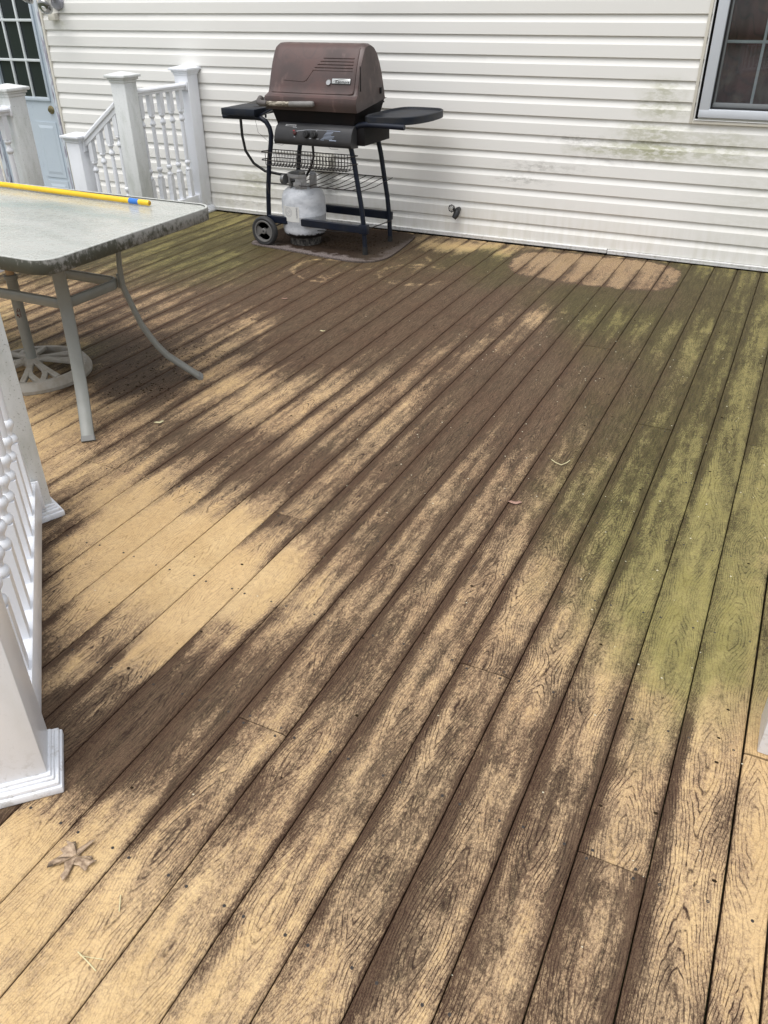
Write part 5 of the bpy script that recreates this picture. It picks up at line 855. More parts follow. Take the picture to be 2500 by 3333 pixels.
# umbrella stand
us = thing("umbrella_stand", "round cast umbrella stand of looping ribs under the glass table", "umbrella stand", (-3.11,2.51,0)); UP = Vector((-3.11,2.51,0))
MAT_CAST = mat_paint("weathered_cast_stone", (.30,.28,.24), .5, (.21,.175,.125), .6, 22, bump=.4)
MB().lathe([(.330,.002),(.332,.018),(.322,.034),(.312,.044),(.308,.050),(.284,.051),(.278,.040),(.278,.002),(.330,.002)], 56, cap=False).obj("rim", MAT_CAST, us)
for k in range(8):
    a = k*PI/4-.62
    def arc(sg): return [(math.cos(a)*r-math.sin(a)*w*sg, math.sin(a)*r+math.cos(a)*w*sg, z) for r,w,z in ((.05,.0,.075),(.10,.026,.066),(.15,.040,.058),(.20,.038,.052),(.25,.022,.046),(.285,.004,.040))]
    if k % 2 == 0:
        MB().tube(arc(1), .01, flat=(.009,.016,(0,0,1))).tube(arc(-1), .01, flat=(.009,.016,(0,0,1))).obj("loop_rib", MAT_CAST, us)
    else:
        MB().tube([(math.cos(a+da)*r, math.sin(a+da)*r, z) for r,da,z in ((.04,-.5,.072),(.10,-.50,.066),(.18,-.45,.056),(.28,-.42,.044))], .01, flat=(.009,.017,(0,0,1))).tube([(math.cos(a+da)*r, math.sin(a+da)*r, z) for r,da,z in ((.04,.5,.072),(.10,.50,.066),(.18,.45,.056),(.28,.42,.044))], .01, flat=(.009,.017,(0,0,1))).obj("rib", MAT_CAST, us)
MB().lathe([(.060,.055),(.058,.075),(.034,.084),(.0,.086)], 24).obj("hub", MAT_CAST, us)
for o_ in us.children: o_.scale = (.80,.80,1)
tubem = MB().lathe([(.0245,.080),(.0245,.460),(.030,.462),(.030,.476),(.024,.480)], 24).obj("tube", MAT_ALU, us)
MB().lathe([(.0190,.478),(.0190,.738)], 20).obj("inner_pole", mat_paint("tan_wooden_pole",(.40,.255,.13),.4,rough=.6), us)
rb = MB(); 
for dx, dz, s in ((0,.31,.012),(.0035,.322,.009),(-.010,.298,.005),(.003,.296,.009)):
    T = lambda v,dx=dx,dz=dz: (UP.x+.0247*math.cos(-1.0+dx*40)+v[2]*0, 0, 0)
    a = -.95+dx*30; rb.add([( .0249*math.cos(a+q/.025), .0249*math.sin(a+q/.025), dz+r) for q,r in ((-s*.6,-s),(s*.6,-s*.8),(s*.8,s*.5),(0,s),(-s*.7,s*.6))], [(0,1,2,3,4)])
rb.obj("rust_patch", mat_plain("rust",(.09,.025,.012),.9), us)

# ================================================================== GRILL
GP = Vector((-2.95,5.20,0))
gr = thing("gas_grill", "old gas grill with faded maroon hood on a dark blue tube cart", "grill", tuple(GP))
def G(b, name, mat, parent=None, **k):
    b.v = [tuple(Vector(v)-GP) for v in b.v]; return b.obj(name, mat, parent or gr, **k)
MAT_NAVY = mat_paint("dark_navy_enamel", (.0055,.009,.020), .5, (.016,.018,.021), .42, 9, spec=.28)
MAT_NAVYDUST = mat_paint("dusty_navy_shelf", (.009,.013,.022), .6, (.030,.029,.027), .5, 10, spec=.28)
def mat_hood():
    t = NT("faded_maroon_hood"); P = t.pos(); x,y,z = t.sep(P); n = t.noise(P, 6, 4, .6); n2 = t.noise(t.vm('MULTIPLY',P,(1,1,.3)), 18, 4)
    lw = t.noise(t.vm('MULTIPLY', t.vm('ADD', P, t.vm('MULTIPLY', t.noise(P,3,2,out=1),(.3,.3,.3))), (2.4,1,5)), 1.7, 1)
    sw = t.ss(t.math('ABSOLUTE', t.sub(lw, .5)), .0, .018, .55, 0.)
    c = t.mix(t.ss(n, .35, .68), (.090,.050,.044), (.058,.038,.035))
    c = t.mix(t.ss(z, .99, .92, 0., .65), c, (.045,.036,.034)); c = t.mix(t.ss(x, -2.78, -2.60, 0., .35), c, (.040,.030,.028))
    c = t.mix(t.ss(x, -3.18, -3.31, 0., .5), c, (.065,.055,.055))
    c = t.mix(t.mul(sw, t.ss(z,1.02,1.06)), c, (.062,.040,.038)); c = t.mix(t.mul(t.ss(n2,.58,.7),.4), c, (.16,.105,.095))
    c = t.mix(t.ss(t.noise(P, 42, 2), .775, .785), c, (.7,.7,.68))
    return t.fin(c, t.ss(n, .3, .7, .34, .52), t.bump(t.noise(P,260,2), .08, .0006), spec=.45)
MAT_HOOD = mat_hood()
MAT_FIREBOX = mat_paint("sooty_black_firebox", (.006,.0055,.006), .5, (.016,.009,.008), .6, 7, spec=.2)
MAT_PANEL = mat_paint("charcoal_control_panel", (.042,.042,.045), .4, (.062,.060,.057), .45, 12, spec=.35)
MAT_WIRE = mat_plain("rusty_black_wire", (.022,.018,.016), .6)
XL, XR = -3.300, -2.622
# hood: front profile (y, z), lofted across x with pulled-in, rounded ends
prof = [(4.968,.902),(4.958,.935),(4.956,.962),(4.960,.980),(4.982,.990),(4.994,1.000),(5.008,1.045),(5.030,1.105),(5.062,1.175),(5.100,1.238),(5.122,1.262),(5.150,1.274),(5.200,1.276),(5.248,1.262),(5.292,1.228),(5.330,1.170),(5.360,1.110),(5.384,1.040),(5.402,.985),(5.410,.955)]
rows = []
cyz = (5.19,1.0)
NX = 34
for i in range(NX+1):
    u = i/NX; 
    # end rounding: squeeze the profile towards its centre in the last centimetres
    de = min(u,1-u)*(XR-XL); k = 1-.045*max(0,1-de/.028)**2 if de < .028 else 1.
    x = XL+(XR-XL)*u; row = []
    for j,(y,z) in enumerate(prof):
        kk = k if j > 4 else 1-(1-k)*.3
        row.append((x+(0 if j < 4 else (.012 if u < .5 else -.012)*min(1,(j-3)/3)*(abs(u-.5)*2)), cyz[0]+(y-cyz[0])*kk, cyz[1]+(z-cyz[1])*kk if z > cyz[1] else z))
    rows.append(row)
n = len(prof); b = MB(); b.v = [v for r in rows for v in r]
b.f = [(i*n+j,(i+1)*n+j,(i+1)*n+j+1,i*n+j+1) for i in range(NX) for j in range(n-1)]
for i in (0,NX):                                   # end cheeks, with the lower edge climbing to the back
    r = rows[i]; base = len(b.v); cx = r[0][0]; inx = .004 if i == 0 else -.004
    cen = [(cx+inx*.0, 4.99+.06*q, .903+.0075*q) for q in range(8)]
    b.add(cen, []); 
    poly = [i*n+j for j in range(n)]+[base+q for q in range(7,-1,-1)]
    b.f.append(tuple(poly))
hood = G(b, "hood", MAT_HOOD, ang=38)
G(MB().cbox(-3.285,-2.637,4.985,5.40,.925,.935,.002), "liner", MAT_FIREBOX, hood)
# embossed raised frame along the right edge, ribs and the stepped line pressed in the hood front
def surf(x, z, off=.0015):
    for (y0_,z0_),(y1_,z1_) in zip(prof, prof[1:]):
        if z0_ <= z <= z1_: return (x, y0_+(y1_-y0_)*(z-z0_)/(z1_-z0_)-off, z)
    return (x, prof[0][0]-off, z)
def mould(pts, r, off=.0): 
    P_ = []
    for (xa,za),(xb,zb) in zip(pts, pts[1:]):
        m = max(2,int(math.hypot(xb-xa,zb-za)/.02))
        P_ += [surf(xa+(xb-xa)*q/m, za+(zb-za)*q/m, off) for q in range(m)]
    P_.append(surf(*pts[-1], off)); return P_
em = MB()
em.tube(mould([(-2.664,1.250),(-2.660,1.10),(-2.658,1.02),(-2.662,1.008),(-2.69,1.004)], .0015), .0060, 8)
em.tube(mould([(-2.69,1.004),(-2.95,1.001),(-3.26,1.003)], .001), .004, 8)
for k, z in enumerate((1.197,1.180,1.163,1.146)): em.tube(mould([(-2.905-.018*k,z),(-2.685,z)], .0010), .0038, 6)
em.tube(mould([(-3.18,1.072),(-3.03,1.066),(-3.008,1.074),(-2.968,1.130),(-2.685,1.130)], .0005), .0028, 6)
G(em, "embossed_line", MAT_HOOD, hood, ang=60)
G(MB().cbox(XR-.001,XR+.006,5.02,5.025,1.02,1.16,.002).cbox(XR-.003,XR+.004,5.300,5.328,.985,1.022,.003), "hinge_slot", MAT_FIREBOX, hood)
# thermometer and badge
Y_B = surf(-2.83,1.075)[1]; tilt = math.atan2(.022,.06)
def onhood(x,z,off): 
    s_ = surf(x,z,off); return Matrix.Translation(Vector(s_)-GP) @ Matrix.Rotation(PI/2-tilt,4,'X')
Mt = onhood(-2.842,1.066,.004)
def MX(M): return lambda v: tuple(M @ Vector(v)+GP)
G(MB().lathe([(.0180,-.003),(.0180,.002),(.0160,.005),(.0145,.0035),(0,.0035)], 24, MX(Mt)), "thermometer", mat_plain("dull_steel",(.42,.42,.42),.35,.7), hood)
Mb = onhood(-2.752,1.074,.0035)
bd = G(MB().cbox(-.068,.068,-.0165,.0165,-.003,.002,.0015,MX(Mb)), "badge", mat_plain("badge_black",(.03,.03,.03),.4), hood)
G(MB().cbox(-.065,.065,-.0140,.0140,.0015,.0030,.0008,MX(Mb)), "badge_plate", mat_plain("badge_silver",(.50,.51,.50),.35,.5), hood)
MBLK = mat_plain("black_print",(.015,.015,.015),.5)
text_mesh("Kenmore", .026, MBLK, "badge_lettering", Mb @ Matrix.Translation((.008,-.0045,.0033)), hood, shear=.25, xs=1.02, off=.0006)
sw = MB(); pts = [Mb @ Vector((-.058+.012*0+.105*q/14*1.0, -.004+.0135*math.sin(PI*min(1,(q/14)**.75)*.62), .0034)) for q in range(15)]
sw.tube([tuple(p_+GP) for p_ in pts], [.0004+.0013*math.sin(PI*q/14) for q in range(15)], 6); G(sw, "badge_swoosh", MBLK, hood)
# side handle bar in front of the hood: half bleached wood grip, half grey grip
G(MB().tube([(-3.345,4.985,.962),(-3.340,4.950,.944),(-3.310,4.928,.938),(-3.262,4.925,.938)], [.020,.021,.020,.018], 14), "handle_bracket", mat_paint("grey_brown_bracket",(.085,.075,.07),.4), hood)
def mat_grip():
    t = NT("peeling_wood_grip"); P = t.pos(); n = t.noise(t.vm('MULTIPLY',P,(.5,1,2)), 40, 4, .6); return t.fin(t.mix(t.ss(n,.42,.6), (.085,.070,.050), (.42,.38,.31)), .8, t.bump(n,.5,.003))
G(MB().tube([(-3.270,4.928,.938),(-3.092,4.930,.941)], .0155, 14), "grip", mat_grip(), hood)
G(MB().tube([(-3.092,4.930,.941),(-3.088,4.930,.941),(-2.935,4.932,.946),(-2.918,4.933,.947),(-2.912,4.934,.947)], [.0150,.0170,.0185,.0170,.011], 16), "grip", mat_paint("grey_plastic_grip",(.20,.19,.18),.4,rough=.5), hood)
G(MB().tube([(-2.96,4.935,.944),(-2.96,4.97,.945)], .009, 8), "handle_post", MAT_FIREBOX, hood)
# firebox
fb = MB(); T0 = [(-3.285,5.000,.925),(-2.640,5.000,.925),(-2.640,5.400,.945),(-3.285,5.400,.945)]; T1 = [(-3.235,5.03,.76),(-2.688,5.03,.76),(-2.688,5.36,.76),(-3.235,5.36,.76)]
fb.add(T0+T1, [(3,2,1,0),(4,5,6,7),(0,1,5,4),(1,2,6,5),(2,3,7,6),(3,0,4,7)]); G(fb, "firebox", MAT_FIREBOX)
G(MB().add([(-3.2,5.08,.76),(-2.72,5.08,.76),(-2.72,5.34,.76),(-3.2,5.34,.76),(-2.98,5.19,.70),(-2.94,5.19,.70),(-2.94,5.23,.70),(-2.98,5.23,.70)], [(0,1,5,4),(1,2,6,5),(2,3,7,6),(3,0,4,7),(4,5,6,7)]), "drip_pan", MAT_FIREBOX)
G(MB().cbox(-2.685,-2.600,5.025,5.40,.705,.815,.003), "side_bracket", MAT_FIREBOX)
# control panel: a curved sheet between the front tubes
pp = [(5.000,.822),(4.975,.805),(4.962,.775),(4.955,.735),(4.958,.712),(4.972,.696),(4.990,.690)]
XA, XB = (-3.225,-3.262), (-2.655,-2.672)
b = MB(); m = len(pp)
for xs_ in (0,1):
    for j,(y,z) in enumerate(pp): t_ = j/(m-1); b.v.append((XA[0]+(XA[1]-XA[0])*t_ if xs_ == 0 else XB[0]+(XB[1]-XB[0])*t_, y, z))
b.f = [(j,m+j,m+j+1,j+1) for j in range(m-1)]; b.add([(x, y+.05, z) for x in (XA[0],XB[0]) for y,z in ((4.99,.822),(4.99,.690))], [])
q_ = 2*m; b.f += [(0,q_,q_+2,m),(m-1,2*m-1,q_+3,q_+1),tuple(range(m))+(q_+1,q_),tuple(range(2*m-1,m-1,-1))+(q_+2,q_+3)]
panel = G(b, "control_panel", MAT_PANEL, ang=50)
def onpanel(x, z, off=.0012): 
    for (ya,za),(yb,zb) in zip(pp, pp[1:]):
        if zb <= z <= za: y = ya+(yb-ya)*(z-za)/(zb-za); ti = math.atan2(ya-yb, za-zb); break
    return Matrix.Translation(Vector((x,y-off,z))-GP) @ Matrix.Rotation(PI/2-ti,4,'X')
MKN = mat_plain("black_knob",(.012,.012,.012),.5)
for x in (-2.992,-2.934):
    Mk = onpanel(x,.764,.0)
    kb = MB(); kb.lathe([(.0235,.001),(.0235,.006),(.0205,.009),(.0195,.021),(.0165,.024),(0,.024)], 24, MX(Mk)); kb.cbox(-.005,.005,-.019,.019,.023,.030,.002,MX(Mk @ Matrix.Rotation(.5,4,'Z'))); G(kb, "knob", MKN, panel)
Mk = onpanel(-3.082,.768,.0); G(MB().lathe([(.0125,.001),(.0125,.008),(.0085,.010),(.0085,.014),(0,.014)], 18, MX(Mk)), "igniter_button", mat_plain("dark_red_button",(.06,.012,.012),.45), panel)
Mk = onpanel(-3.090,.781,.0); G(MB().cbox(-.010,.006,-.0035,.0035,0,.0012,.0004,MX(Mk)), "igniter_mark", mat_plain("red_print",(.28,.02,.02),.5), panel)
MWH = mat_plain("white_print",(.50,.52,.55),.6); MBL = mat_plain("blue_grey_print",(.26,.30,.38),.6)
pm = MB()
for k,(x0_,x1_) in enumerate([(-2.842,-2.745),(-2.846,-2.795),(-2.851,-2.800),(-2.858,-2.810),(-2.864,-2.785),(-2.870,-2.790),(-2.878,-2.800),(-2.886,-2.862)]):
    z_ = .792-.0078*k; pm.box(0,x1_-x0_,-.0016,.0016,0,.0004,MX(onpanel(x0_,z_)))
pm.box(0,.052,-.0030,.0030,0,.0005,MX(onpanel(-2.822,.737)))
G(pm, "printed_lines", MBL, panel)
pm = MB(); pts = [tuple((onpanel(-3.070+.24*q/12, .779+.0135*math.sin(PI*.5*min(1,q/7)) , .0008)).translation+GP) for q in range(13)]
pm.tube(pts, [.0022*(1-q/16) for q in range(13)], 5)
for x0_, x1_, z_ in ((-3.103,-3.072,.8005),(-2.974,-2.958,.741),(-2.917,-2.902,.741),(-2.985,-2.98,.79),(-2.925,-2.915,.788),(-3.09,-3.08,.745)): pm.box(0,x1_-x0_,-.0015,.0015,0,.0005,MX(onpanel(x0_,z_)))
G(pm, "printed_line", MWH, panel)
Mk = onpanel(-3.122,.8095,.0010); G(MB().box(-.040,.040,-.0085,.0085,0,.0005,MX(Mk)), "panel_badge", mat_plain("worn_silver_print",(.42,.42,.42),.5), panel)
text_mesh("Kenmore", .0165, MAT_PANEL, "panel_lettering", Mk @ Matrix.Translation((.003,-.0012,.0009)), panel, shear=.25, off=.0003)
# cart tubes
def arc_pts(c, r, a0, a1, y, n=7): return [(c[0]+r*math.cos(a0+(a1-a0)*k/n), y, c[1]+r*math.sin(a0+(a1-a0)*k/n)) for k in range(n+1)]
def right_leg(y, end): return [(-2.612,y,.012),(-2.618,y,.18),(-2.634,y,.32),(-2.655,y,.44),(-2.682,y,.60),(-2.704,y,.690),(-2.707,y,.735),(-2.697,y,.773),(-2.675,y,.803),(-2.640,y,.826),(-2.595,y,.833),(-2.5,y,.832),(end,y,.829)]
def left_leg(y, end, zb=.10): return [(-3.392,y,zb),(-3.386,y,.22),(-3.376,y,.37),(-3.348,y,.57),(-3.322,y,.690),(-3.316,y,.735),(-3.325,y,.780),(-3.350,y,.815),(-3.385,y,.833),(-3.42,y,.837),(end,y,.836)]
r1 = G(MB().tube(right_leg(5.03,-2.318), .0165, 14), "leg", MAT_NAVY); G(MB().tube([(-2.613,5.03,.0),(-2.613,5.03,.065)], .0178, 14), "foot_cap", mat_plain("black_rubber",(.015,.015,.015),.8), r1)
r2 = G(MB().tube(right_leg(5.43,-2.45), .0165, 14), "leg", MAT_NAVY); G(MB().tube([(-2.613,5.43,.0),(-2.613,5.43,.05)], .0178, 14), "foot_cap", bpy.data.materials["black_rubber"], r2)
G(MB().tube(left_leg(5.03,-3.695), .0165, 14), "leg", MAT_NAVY); G(MB().tube(left_leg(5.43,-3.60), .0165, 14), "leg", MAT_NAVY)
G(MB().tube([(-3.38,5.022,.185),(-2.60,5.022,.180)], .01, flat=(.0255,.0125,(0,0,1))), "bottom_rail", MAT_NAVY)
G(MB().tube([(-3.38,5.44,.195),(-2.60,5.44,.190)], .01, flat=(.0275,.0125,(0,0,1))), "bottom_rail", MAT_NAVY)
G(MB().cbox(-2.650,-2.588,5.008,5.052,.150,.212,.004), "rail_bracket", MAT_NAVY)
G(MB().tube([(-2.60,5.42,.160),(-2.70,5.10,.135),(-3.0,5.05,.13)], .0035, 6), "brace_wire", MAT_WIRE)
G(MB().tube([(-3.395,4.985,.112),(-3.395,5.47,.112)], .006, 8), "axle", MAT_WIRE)
MT_ = mat_paint("grey_black_tyre",(.022,.022,.023),.4,(.05,.05,.05),.7); MH_ = mat_paint("grey_plastic_hub",(.135,.13,.125),.3,(.10,.10,.095),.6)
for yw in (4.978, 5.482):
    T = lambda v, yw=yw: (-3.397+v[0], yw+v[2], .106+v[1])
    w_ = G(MB().lathe([(.074,-.021),(.090,-.023),(.099,-.016),(.1015,-.008),(.1015,.008),(.099,.016),(.090,.023),(.074,.021),(.074,-.021)], 40, T, cap=False), "wheel", MT_)
    hb = MB(); hb.lathe([(.076,.012),(.076,-.020),(.072,-.024),(.064,-.022),(.062,-.012),(.062,.010)], 36, T, cap=False)
    hb.lathe([(.020,.010),(.020,-.019),(.016,-.022),(.0075,-.022),(.0070,-.010),(0,-.010)], 20, T)
    for a in (0,PI):
        da = .62; hb.lathe([(.019,-.012),(.064,-.012),(.064,-.004),(.019,-.004)], 10, T, a0=a-da, a1=a+da)
    hb.v = hb.v; G(hb, "hub", MH_, w_)
    G(MB().lathe([(.019,.004),(.063,.004)], 24, T), "hub_back", MAT_FIREBOX, w_)
# left side burner box with its lid standing up behind, right shelf
G(MB().cbox(-3.665,-3.395,4.965,5.26,.850,.893,.004), "side_shelf", MAT_NAVYDUST)
G(MB().lathe([(.028,.8932),(.026,.8938),(0,.8938)], 20, lambda v:(-3.47+v[0],5.12+v[1],v[2])), "burner_recess", MAT_FIREBOX)
G(MB().add([(-3.66,5.25,.890),(-3.36,5.25,.905),(-3.32,5.42,.935),(-3.58,5.42,.930),(-3.66,5.25,.882),(-3.36,5.25,.897),(-3.32,5.42,.927),(-3.58,5.42,.922)], [(0,1,2,3),(7,6,5,4),(0,4,5,1),(1,5,6,2),(2,6,7,3),(3,7,4,0)]), "side_shelf", mat_paint("greasy_black_steel",(.020,.020,.020),.7,(.09,.085,.07),.6,25))
G(MB().tube([(-3.40,5.05,.850),(-3.28,5.08,.905)], .01, flat=(.022,.006,(0,1,0))), "shelf_bracket", MAT_NAVY)
G(MB().tube([(-3.395,5.10,.83),(-3.395,5.10,.885)], .007, 8), "shelf_pin", MAT_NAVY)
rs = [(-2.625,5.015),(-2.47,5.022),(-2.36,5.05),(-2.295,5.12),(-2.262,5.24),(-2.252,5.38),(-2.262,5.52),(-2.29,5.60),(-2.34,5.635),(-2.52,5.640),(-2.59,5.60),(-2.62,5.48),(-2.628,5.30)]
def smooth_poly(P_, it=2):
    for _ in range(it): P_ = [q for a,c in zip(P_, P_[1:]+P_[:1]) for q in ((a[0]*.75+c[0]*.25,a[1]*.75+c[1]*.25),(a[0]*.25+c[0]*.75,a[1]*.25+c[1]*.75))]
    return P_
rs = smooth_poly(rs); cx_, cy_ = -2.44, 5.33; ins_ = [(cx_+(x-cx_)*.93, cy_+(y-cy_)*.95) for x,y in rs]; ins2 = [(cx_+(x-cx_)*.96, cy_+(y-cy_)*.97) for x,y in rs]
n = len(rs); b = MB(); lv = [(rs,.836),(rs,.878),(ins2,.882),(ins_,.868)]; b.v = [(x,y,z) for P_,z in lv for x,y in P_]
b.f = [(k*n+i,k*n+(i+1)%n,(k+1)*n+(i+1)%n,(k+1)*n+i) for k in range(3) for i in range(n)]+[tuple(range(3*n,4*n)), tuple(range(n-1,-1,-1))]
G(b, "side_shelf", MAT_NAVYDUST, ang=40)
# warming basket, lower rack
bk = MB(); x0_,x1_,y0_,y1_ = -3.33,-2.70,4.93,5.06
def wire(pts, r=.0022): bk.tube(pts, r*1.3, 5)
for z in (.640,.590): wire([(x1_+.045,5.03,z+.004),(x1_,y0_,z),(x0_-.010,y0_,z),(x0_-.030,4.965,z),(x0_-.010,5.0,z),(x0_,y1_,z),(x1_,y1_,z),(x1_+.045,5.03,z+.004)], .0026)
for k in range(27):
    x = x0_+.02+(x1_-x0_-.02)*k/26; wire([(x,y0_,.640),(x,y0_,.565),(x,y0_+.012,.555),(x,y1_-.012,.555),(x,y1_,.565),(x,y1_,.640)], .0018)
for y in (4.97,5.02): wire([(x0_+.01,y,.555),(x1_,y,.555)], .002)
G(bk, "warming_basket", MAT_WIRE)
bk = MB()
wire([(-3.38,5.03,.425),(-3.2,5.05,.42),(-2.66,5.05,.420)], .0028); wire([(-3.36,5.40,.455),(-2.64,5.41,.455)], .0028)
for k in range(10): x = -3.26+.068*k; wire([(x,5.05,.42),(x+.03,5.20,.425),(x+.07,5.40,.455)], .0022)
G(bk, "rack", MAT_WIRE)
G(MB().tube([(-3.555,5.03,.83),(-3.555,5.03,.72),(-3.545,5.04,.62),(-3.50,5.06,.54),(-3.43,5.09,.488),(-3.33,5.12,.470),(-3.24,5.13,.468)], .0095, 12), "hose", mat_plain("black_hose",(.008,.008,.009),.4))
G(MB().tube([(-3.06,5.14,.73),(-3.055,5.14,.60),(-3.075,5.13,.53),(-3.115,5.13,.475),(-3.14,5.13,.455)], .0085, 12), "hose", bpy.data.materials["black_hose"])
G(MB().tube([(-3.43,5.02,.83),(-3.40,5.0,.75),(-3.33,5.02,.69),(-3.25,5.05,.672),(-3.19,5.06,.70)], .0012, 5).tube([(-2.88,5.05,.70),(-2.88,5.05,.678),(-2.86,5.04,.672),(-2.81,5.05,.672)], .0014, 5), "igniter_wire", mat_plain("grey_wire",(.12,.12,.12),.5))
G(MB().tube([(-3.36,5.0,.43),(-3.358,5.0,.395),(-3.353,5.0,.36)], [.003,.005,.003], 6), "grease_clip", MAT_WIRE)

# mat under the grill
mt = [(-3.53,4.985),(-3.50,4.955),(-3.40,4.945),(-3.05,4.90),(-2.72,4.855),(-2.60,4.855),(-2.50,4.895),(-2.445,4.98),(-2.435,5.10),(-2.47,5.45),(-2.495,5.62),(-2.53,5.68),(-2.60,5.70),(-3.4,5.70),(-3.50,5.66),(-3.545,5.55),(-3.555,5.10)]
def mat_gmat():
    t = NT("soiled_shaded_grill_mat"); P = t.pos(); x,y,z = t.sep(P); n = t.noise(P, 16, 5, .65); n2 = t.noise(P, 90, 4, .7)
    c = t.mix(t.ss(n2,.35,.7), (.105,.085,.078), (.21,.18,.17))
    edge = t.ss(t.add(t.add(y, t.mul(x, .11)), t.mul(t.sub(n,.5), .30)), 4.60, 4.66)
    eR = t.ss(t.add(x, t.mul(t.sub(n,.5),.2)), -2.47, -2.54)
    c = t.mix(t.mul(edge, t.add(.30,t.mul(eR,.68))), c, t.mix(t.ss(n2,.4,.7), (.018,.011,.007), (.045,.029,.019)))  # soil, darkened further to hold the shade under the grill
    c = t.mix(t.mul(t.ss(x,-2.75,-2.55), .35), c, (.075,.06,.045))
    return t.fin(c, .9, t.bump(t.add(n2,n), .6, .004), spec=.08)
GM = thing("grill_mat", "worn grey mat with rounded corners covered in soil, under the grill", "mat", (-3.0,5.3,0)); 
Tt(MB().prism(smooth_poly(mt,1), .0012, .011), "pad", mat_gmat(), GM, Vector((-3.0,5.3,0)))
g = MB(); random.seed(11)
for k in range(420):
    x, y = random.gauss(-2.98,.22), random.gauss(5.27,.13)
    if not(-3.5<x<-2.5 and 5.0<y<5.6): continue
    s = random.uniform(.002,.007); g.lathe([(s*1.5,0),(s,s*.6),(0,s*.8)], 5, lambda v: (x+v[0], y+v[1], .0105+v[2]))
props(g.obj("soil_crumbs", MAT_SOIL), kind='stuff')

# ================================================================== PROPANE TANK
tk = thing("propane_tank", "white steel propane tank with blackened bottom standing under the grill", "gas tank", (-3.165,5.155,.0115), .2)
def mat_tank():
    t = NT("tarnished_white_tank"); O = t.obj(); x,y,z = t.sep(O); n = t.noise(t.vm('MULTIPLY',O,(1,1,2)), 9, 4, .6); n2 = t.noise(O, 55, 4, .65)
    c = t.mix(t.ss(n,.35,.65), (.42,.44,.47), (.58,.60,.63)); c = t.mix(t.mul(t.ss(n2,.6,.7),.5), c, (.22,.21,.20))
    lo = t.ss(t.add(z, t.mul(t.sub(n2,.5),.05)), .090, .078); c = t.mix(lo, c, (.012,.011,.010))
    c = t.mix(t.mul(t.ss(t.add(z, t.mul(t.sub(t.noise(O,180,2),.5),.06)), .062, .040), .0), c, (.3,.3,.3))
    return t.fin(c, .42, spec=.5)
MTK = mat_tank()
MB().lathe([(.0,.035),(.10,.045),(.140,.062),(.153,.085),(.156,.11),(.156,.20),(.1575,.203),(.1575,.207),(.156,.210),(.156,.300),(.151,.330),(.138,.356),(.112,.376),(.08,.387),(.045,.392),(0,.393)], 48).obj("body", MTK, tk, ang=50)
MB().lathe([(.108,.0),(.112,.0),(.112,.055),(.108,.055),(.108,0)], 36, cap=False).obj("foot_ring", mat_paint("rusted_black_steel",(.012,.011,.010),.5,(.25,.23,.20),.8,40), tk)
MGR = mat_paint("galvanised_collar",(.30,.30,.30),.5,(.17,.16,.15),.45,30)
cb = MB()
for a0, a1 in ((PI*.62,PI*1.28),(PI*1.44,PI*1.70),(-.22*PI,.42*PI)):
    cb.lathe([(.098,.372),(.100,.420),(.102,.462),(.099,.470),(.095,.466),(.0955,.420),(.094,.372)], 16, a0=a0, a1=a1)
cb.lathe([(.104,.452),(.107,.462),(.104,.474),(.096,.476),(.093,.466),(.096,.452)], 30, a0=PI*.55, a1=PI*1.70)
cb.obj("collar", MGR, tk, ang=50)
v_ = MB(); v_.lathe([(.026,.388),(.026,.415),(.018,.42),(.018,.45),(.024,.455),(.024,.478),(.010,.482),(0,.482)], 18); v_.tube([(0,0,.44),(.0,-.07,.445)], .014, 12); v_.obj("valve", mat_paint("tarnished_valve",(.20,.19,.17),.5,(.08,.07,.06),.5), tk)
MB().lathe([(.034,0),(.036,.010),(.034,.022),(.020,.026),(0,.026)], 20, lambda v:(-.102+v[0]*.3-v[2], -.058+v[0], .440+v[1])).obj("regulator", mat_plain("grey_regulator",(.24,.24,.24),.35,.6), tk)
MB().cbox(-.030,.030,-.112,-.090,.398,.428,.004).obj("collar_lug", MGR, tk)
def mat_label():
    t = NT("tank_label"); O = t.obj(); x,y,z = t.sep(O); 
    u = t.sub(t.math('ARCTAN2', y, x), -2.02); u = t.mul(u, .157); v = t.sub(z, .235)
    r = t.math('SQRT', t.add(t.mul(u,u), t.mul(v,v))); rg = t.ss(t.math('ABSOLUTE', t.sub(r,.032)), .0018, .0009); rg2 = t.ss(t.math('ABSOLUTE', t.sub(r,.024)), .0016, .0008)
    ln = t.mul(t.ss(t.math('FRACT', t.mul(v, 130.)), .55, .6), t.ss(t.noise(O, 160, 2), .45, .5)); ln = t.mul(ln, t.ss(r, .022, .018))
    c = t.mix(t.math('MAXIMUM', t.math('MAXIMUM', rg, rg2), ln), (.62,.62,.60), (.28,.28,.30)); return t.fin(c, .5)
lb = MB().lathe([(.1576,.172),(.1576,.275)], 14, a0=-2.42, a1=-1.46); lb.obj("label", mat_label(), tk)
M_l = Matrix.Rotation(-1.56+PI/2,4,'Z') @ Matrix.Translation((0,-.1582,.235)) @ Matrix.Rotation(PI/2,4,'X') @ Matrix.Rotation(PI/2,4,'Z')
text_mesh("WARNING", .015, mat_plain("grey_print",(.2,.2,.22),.6), "label_lettering", M_l, tk, depth=.0002)

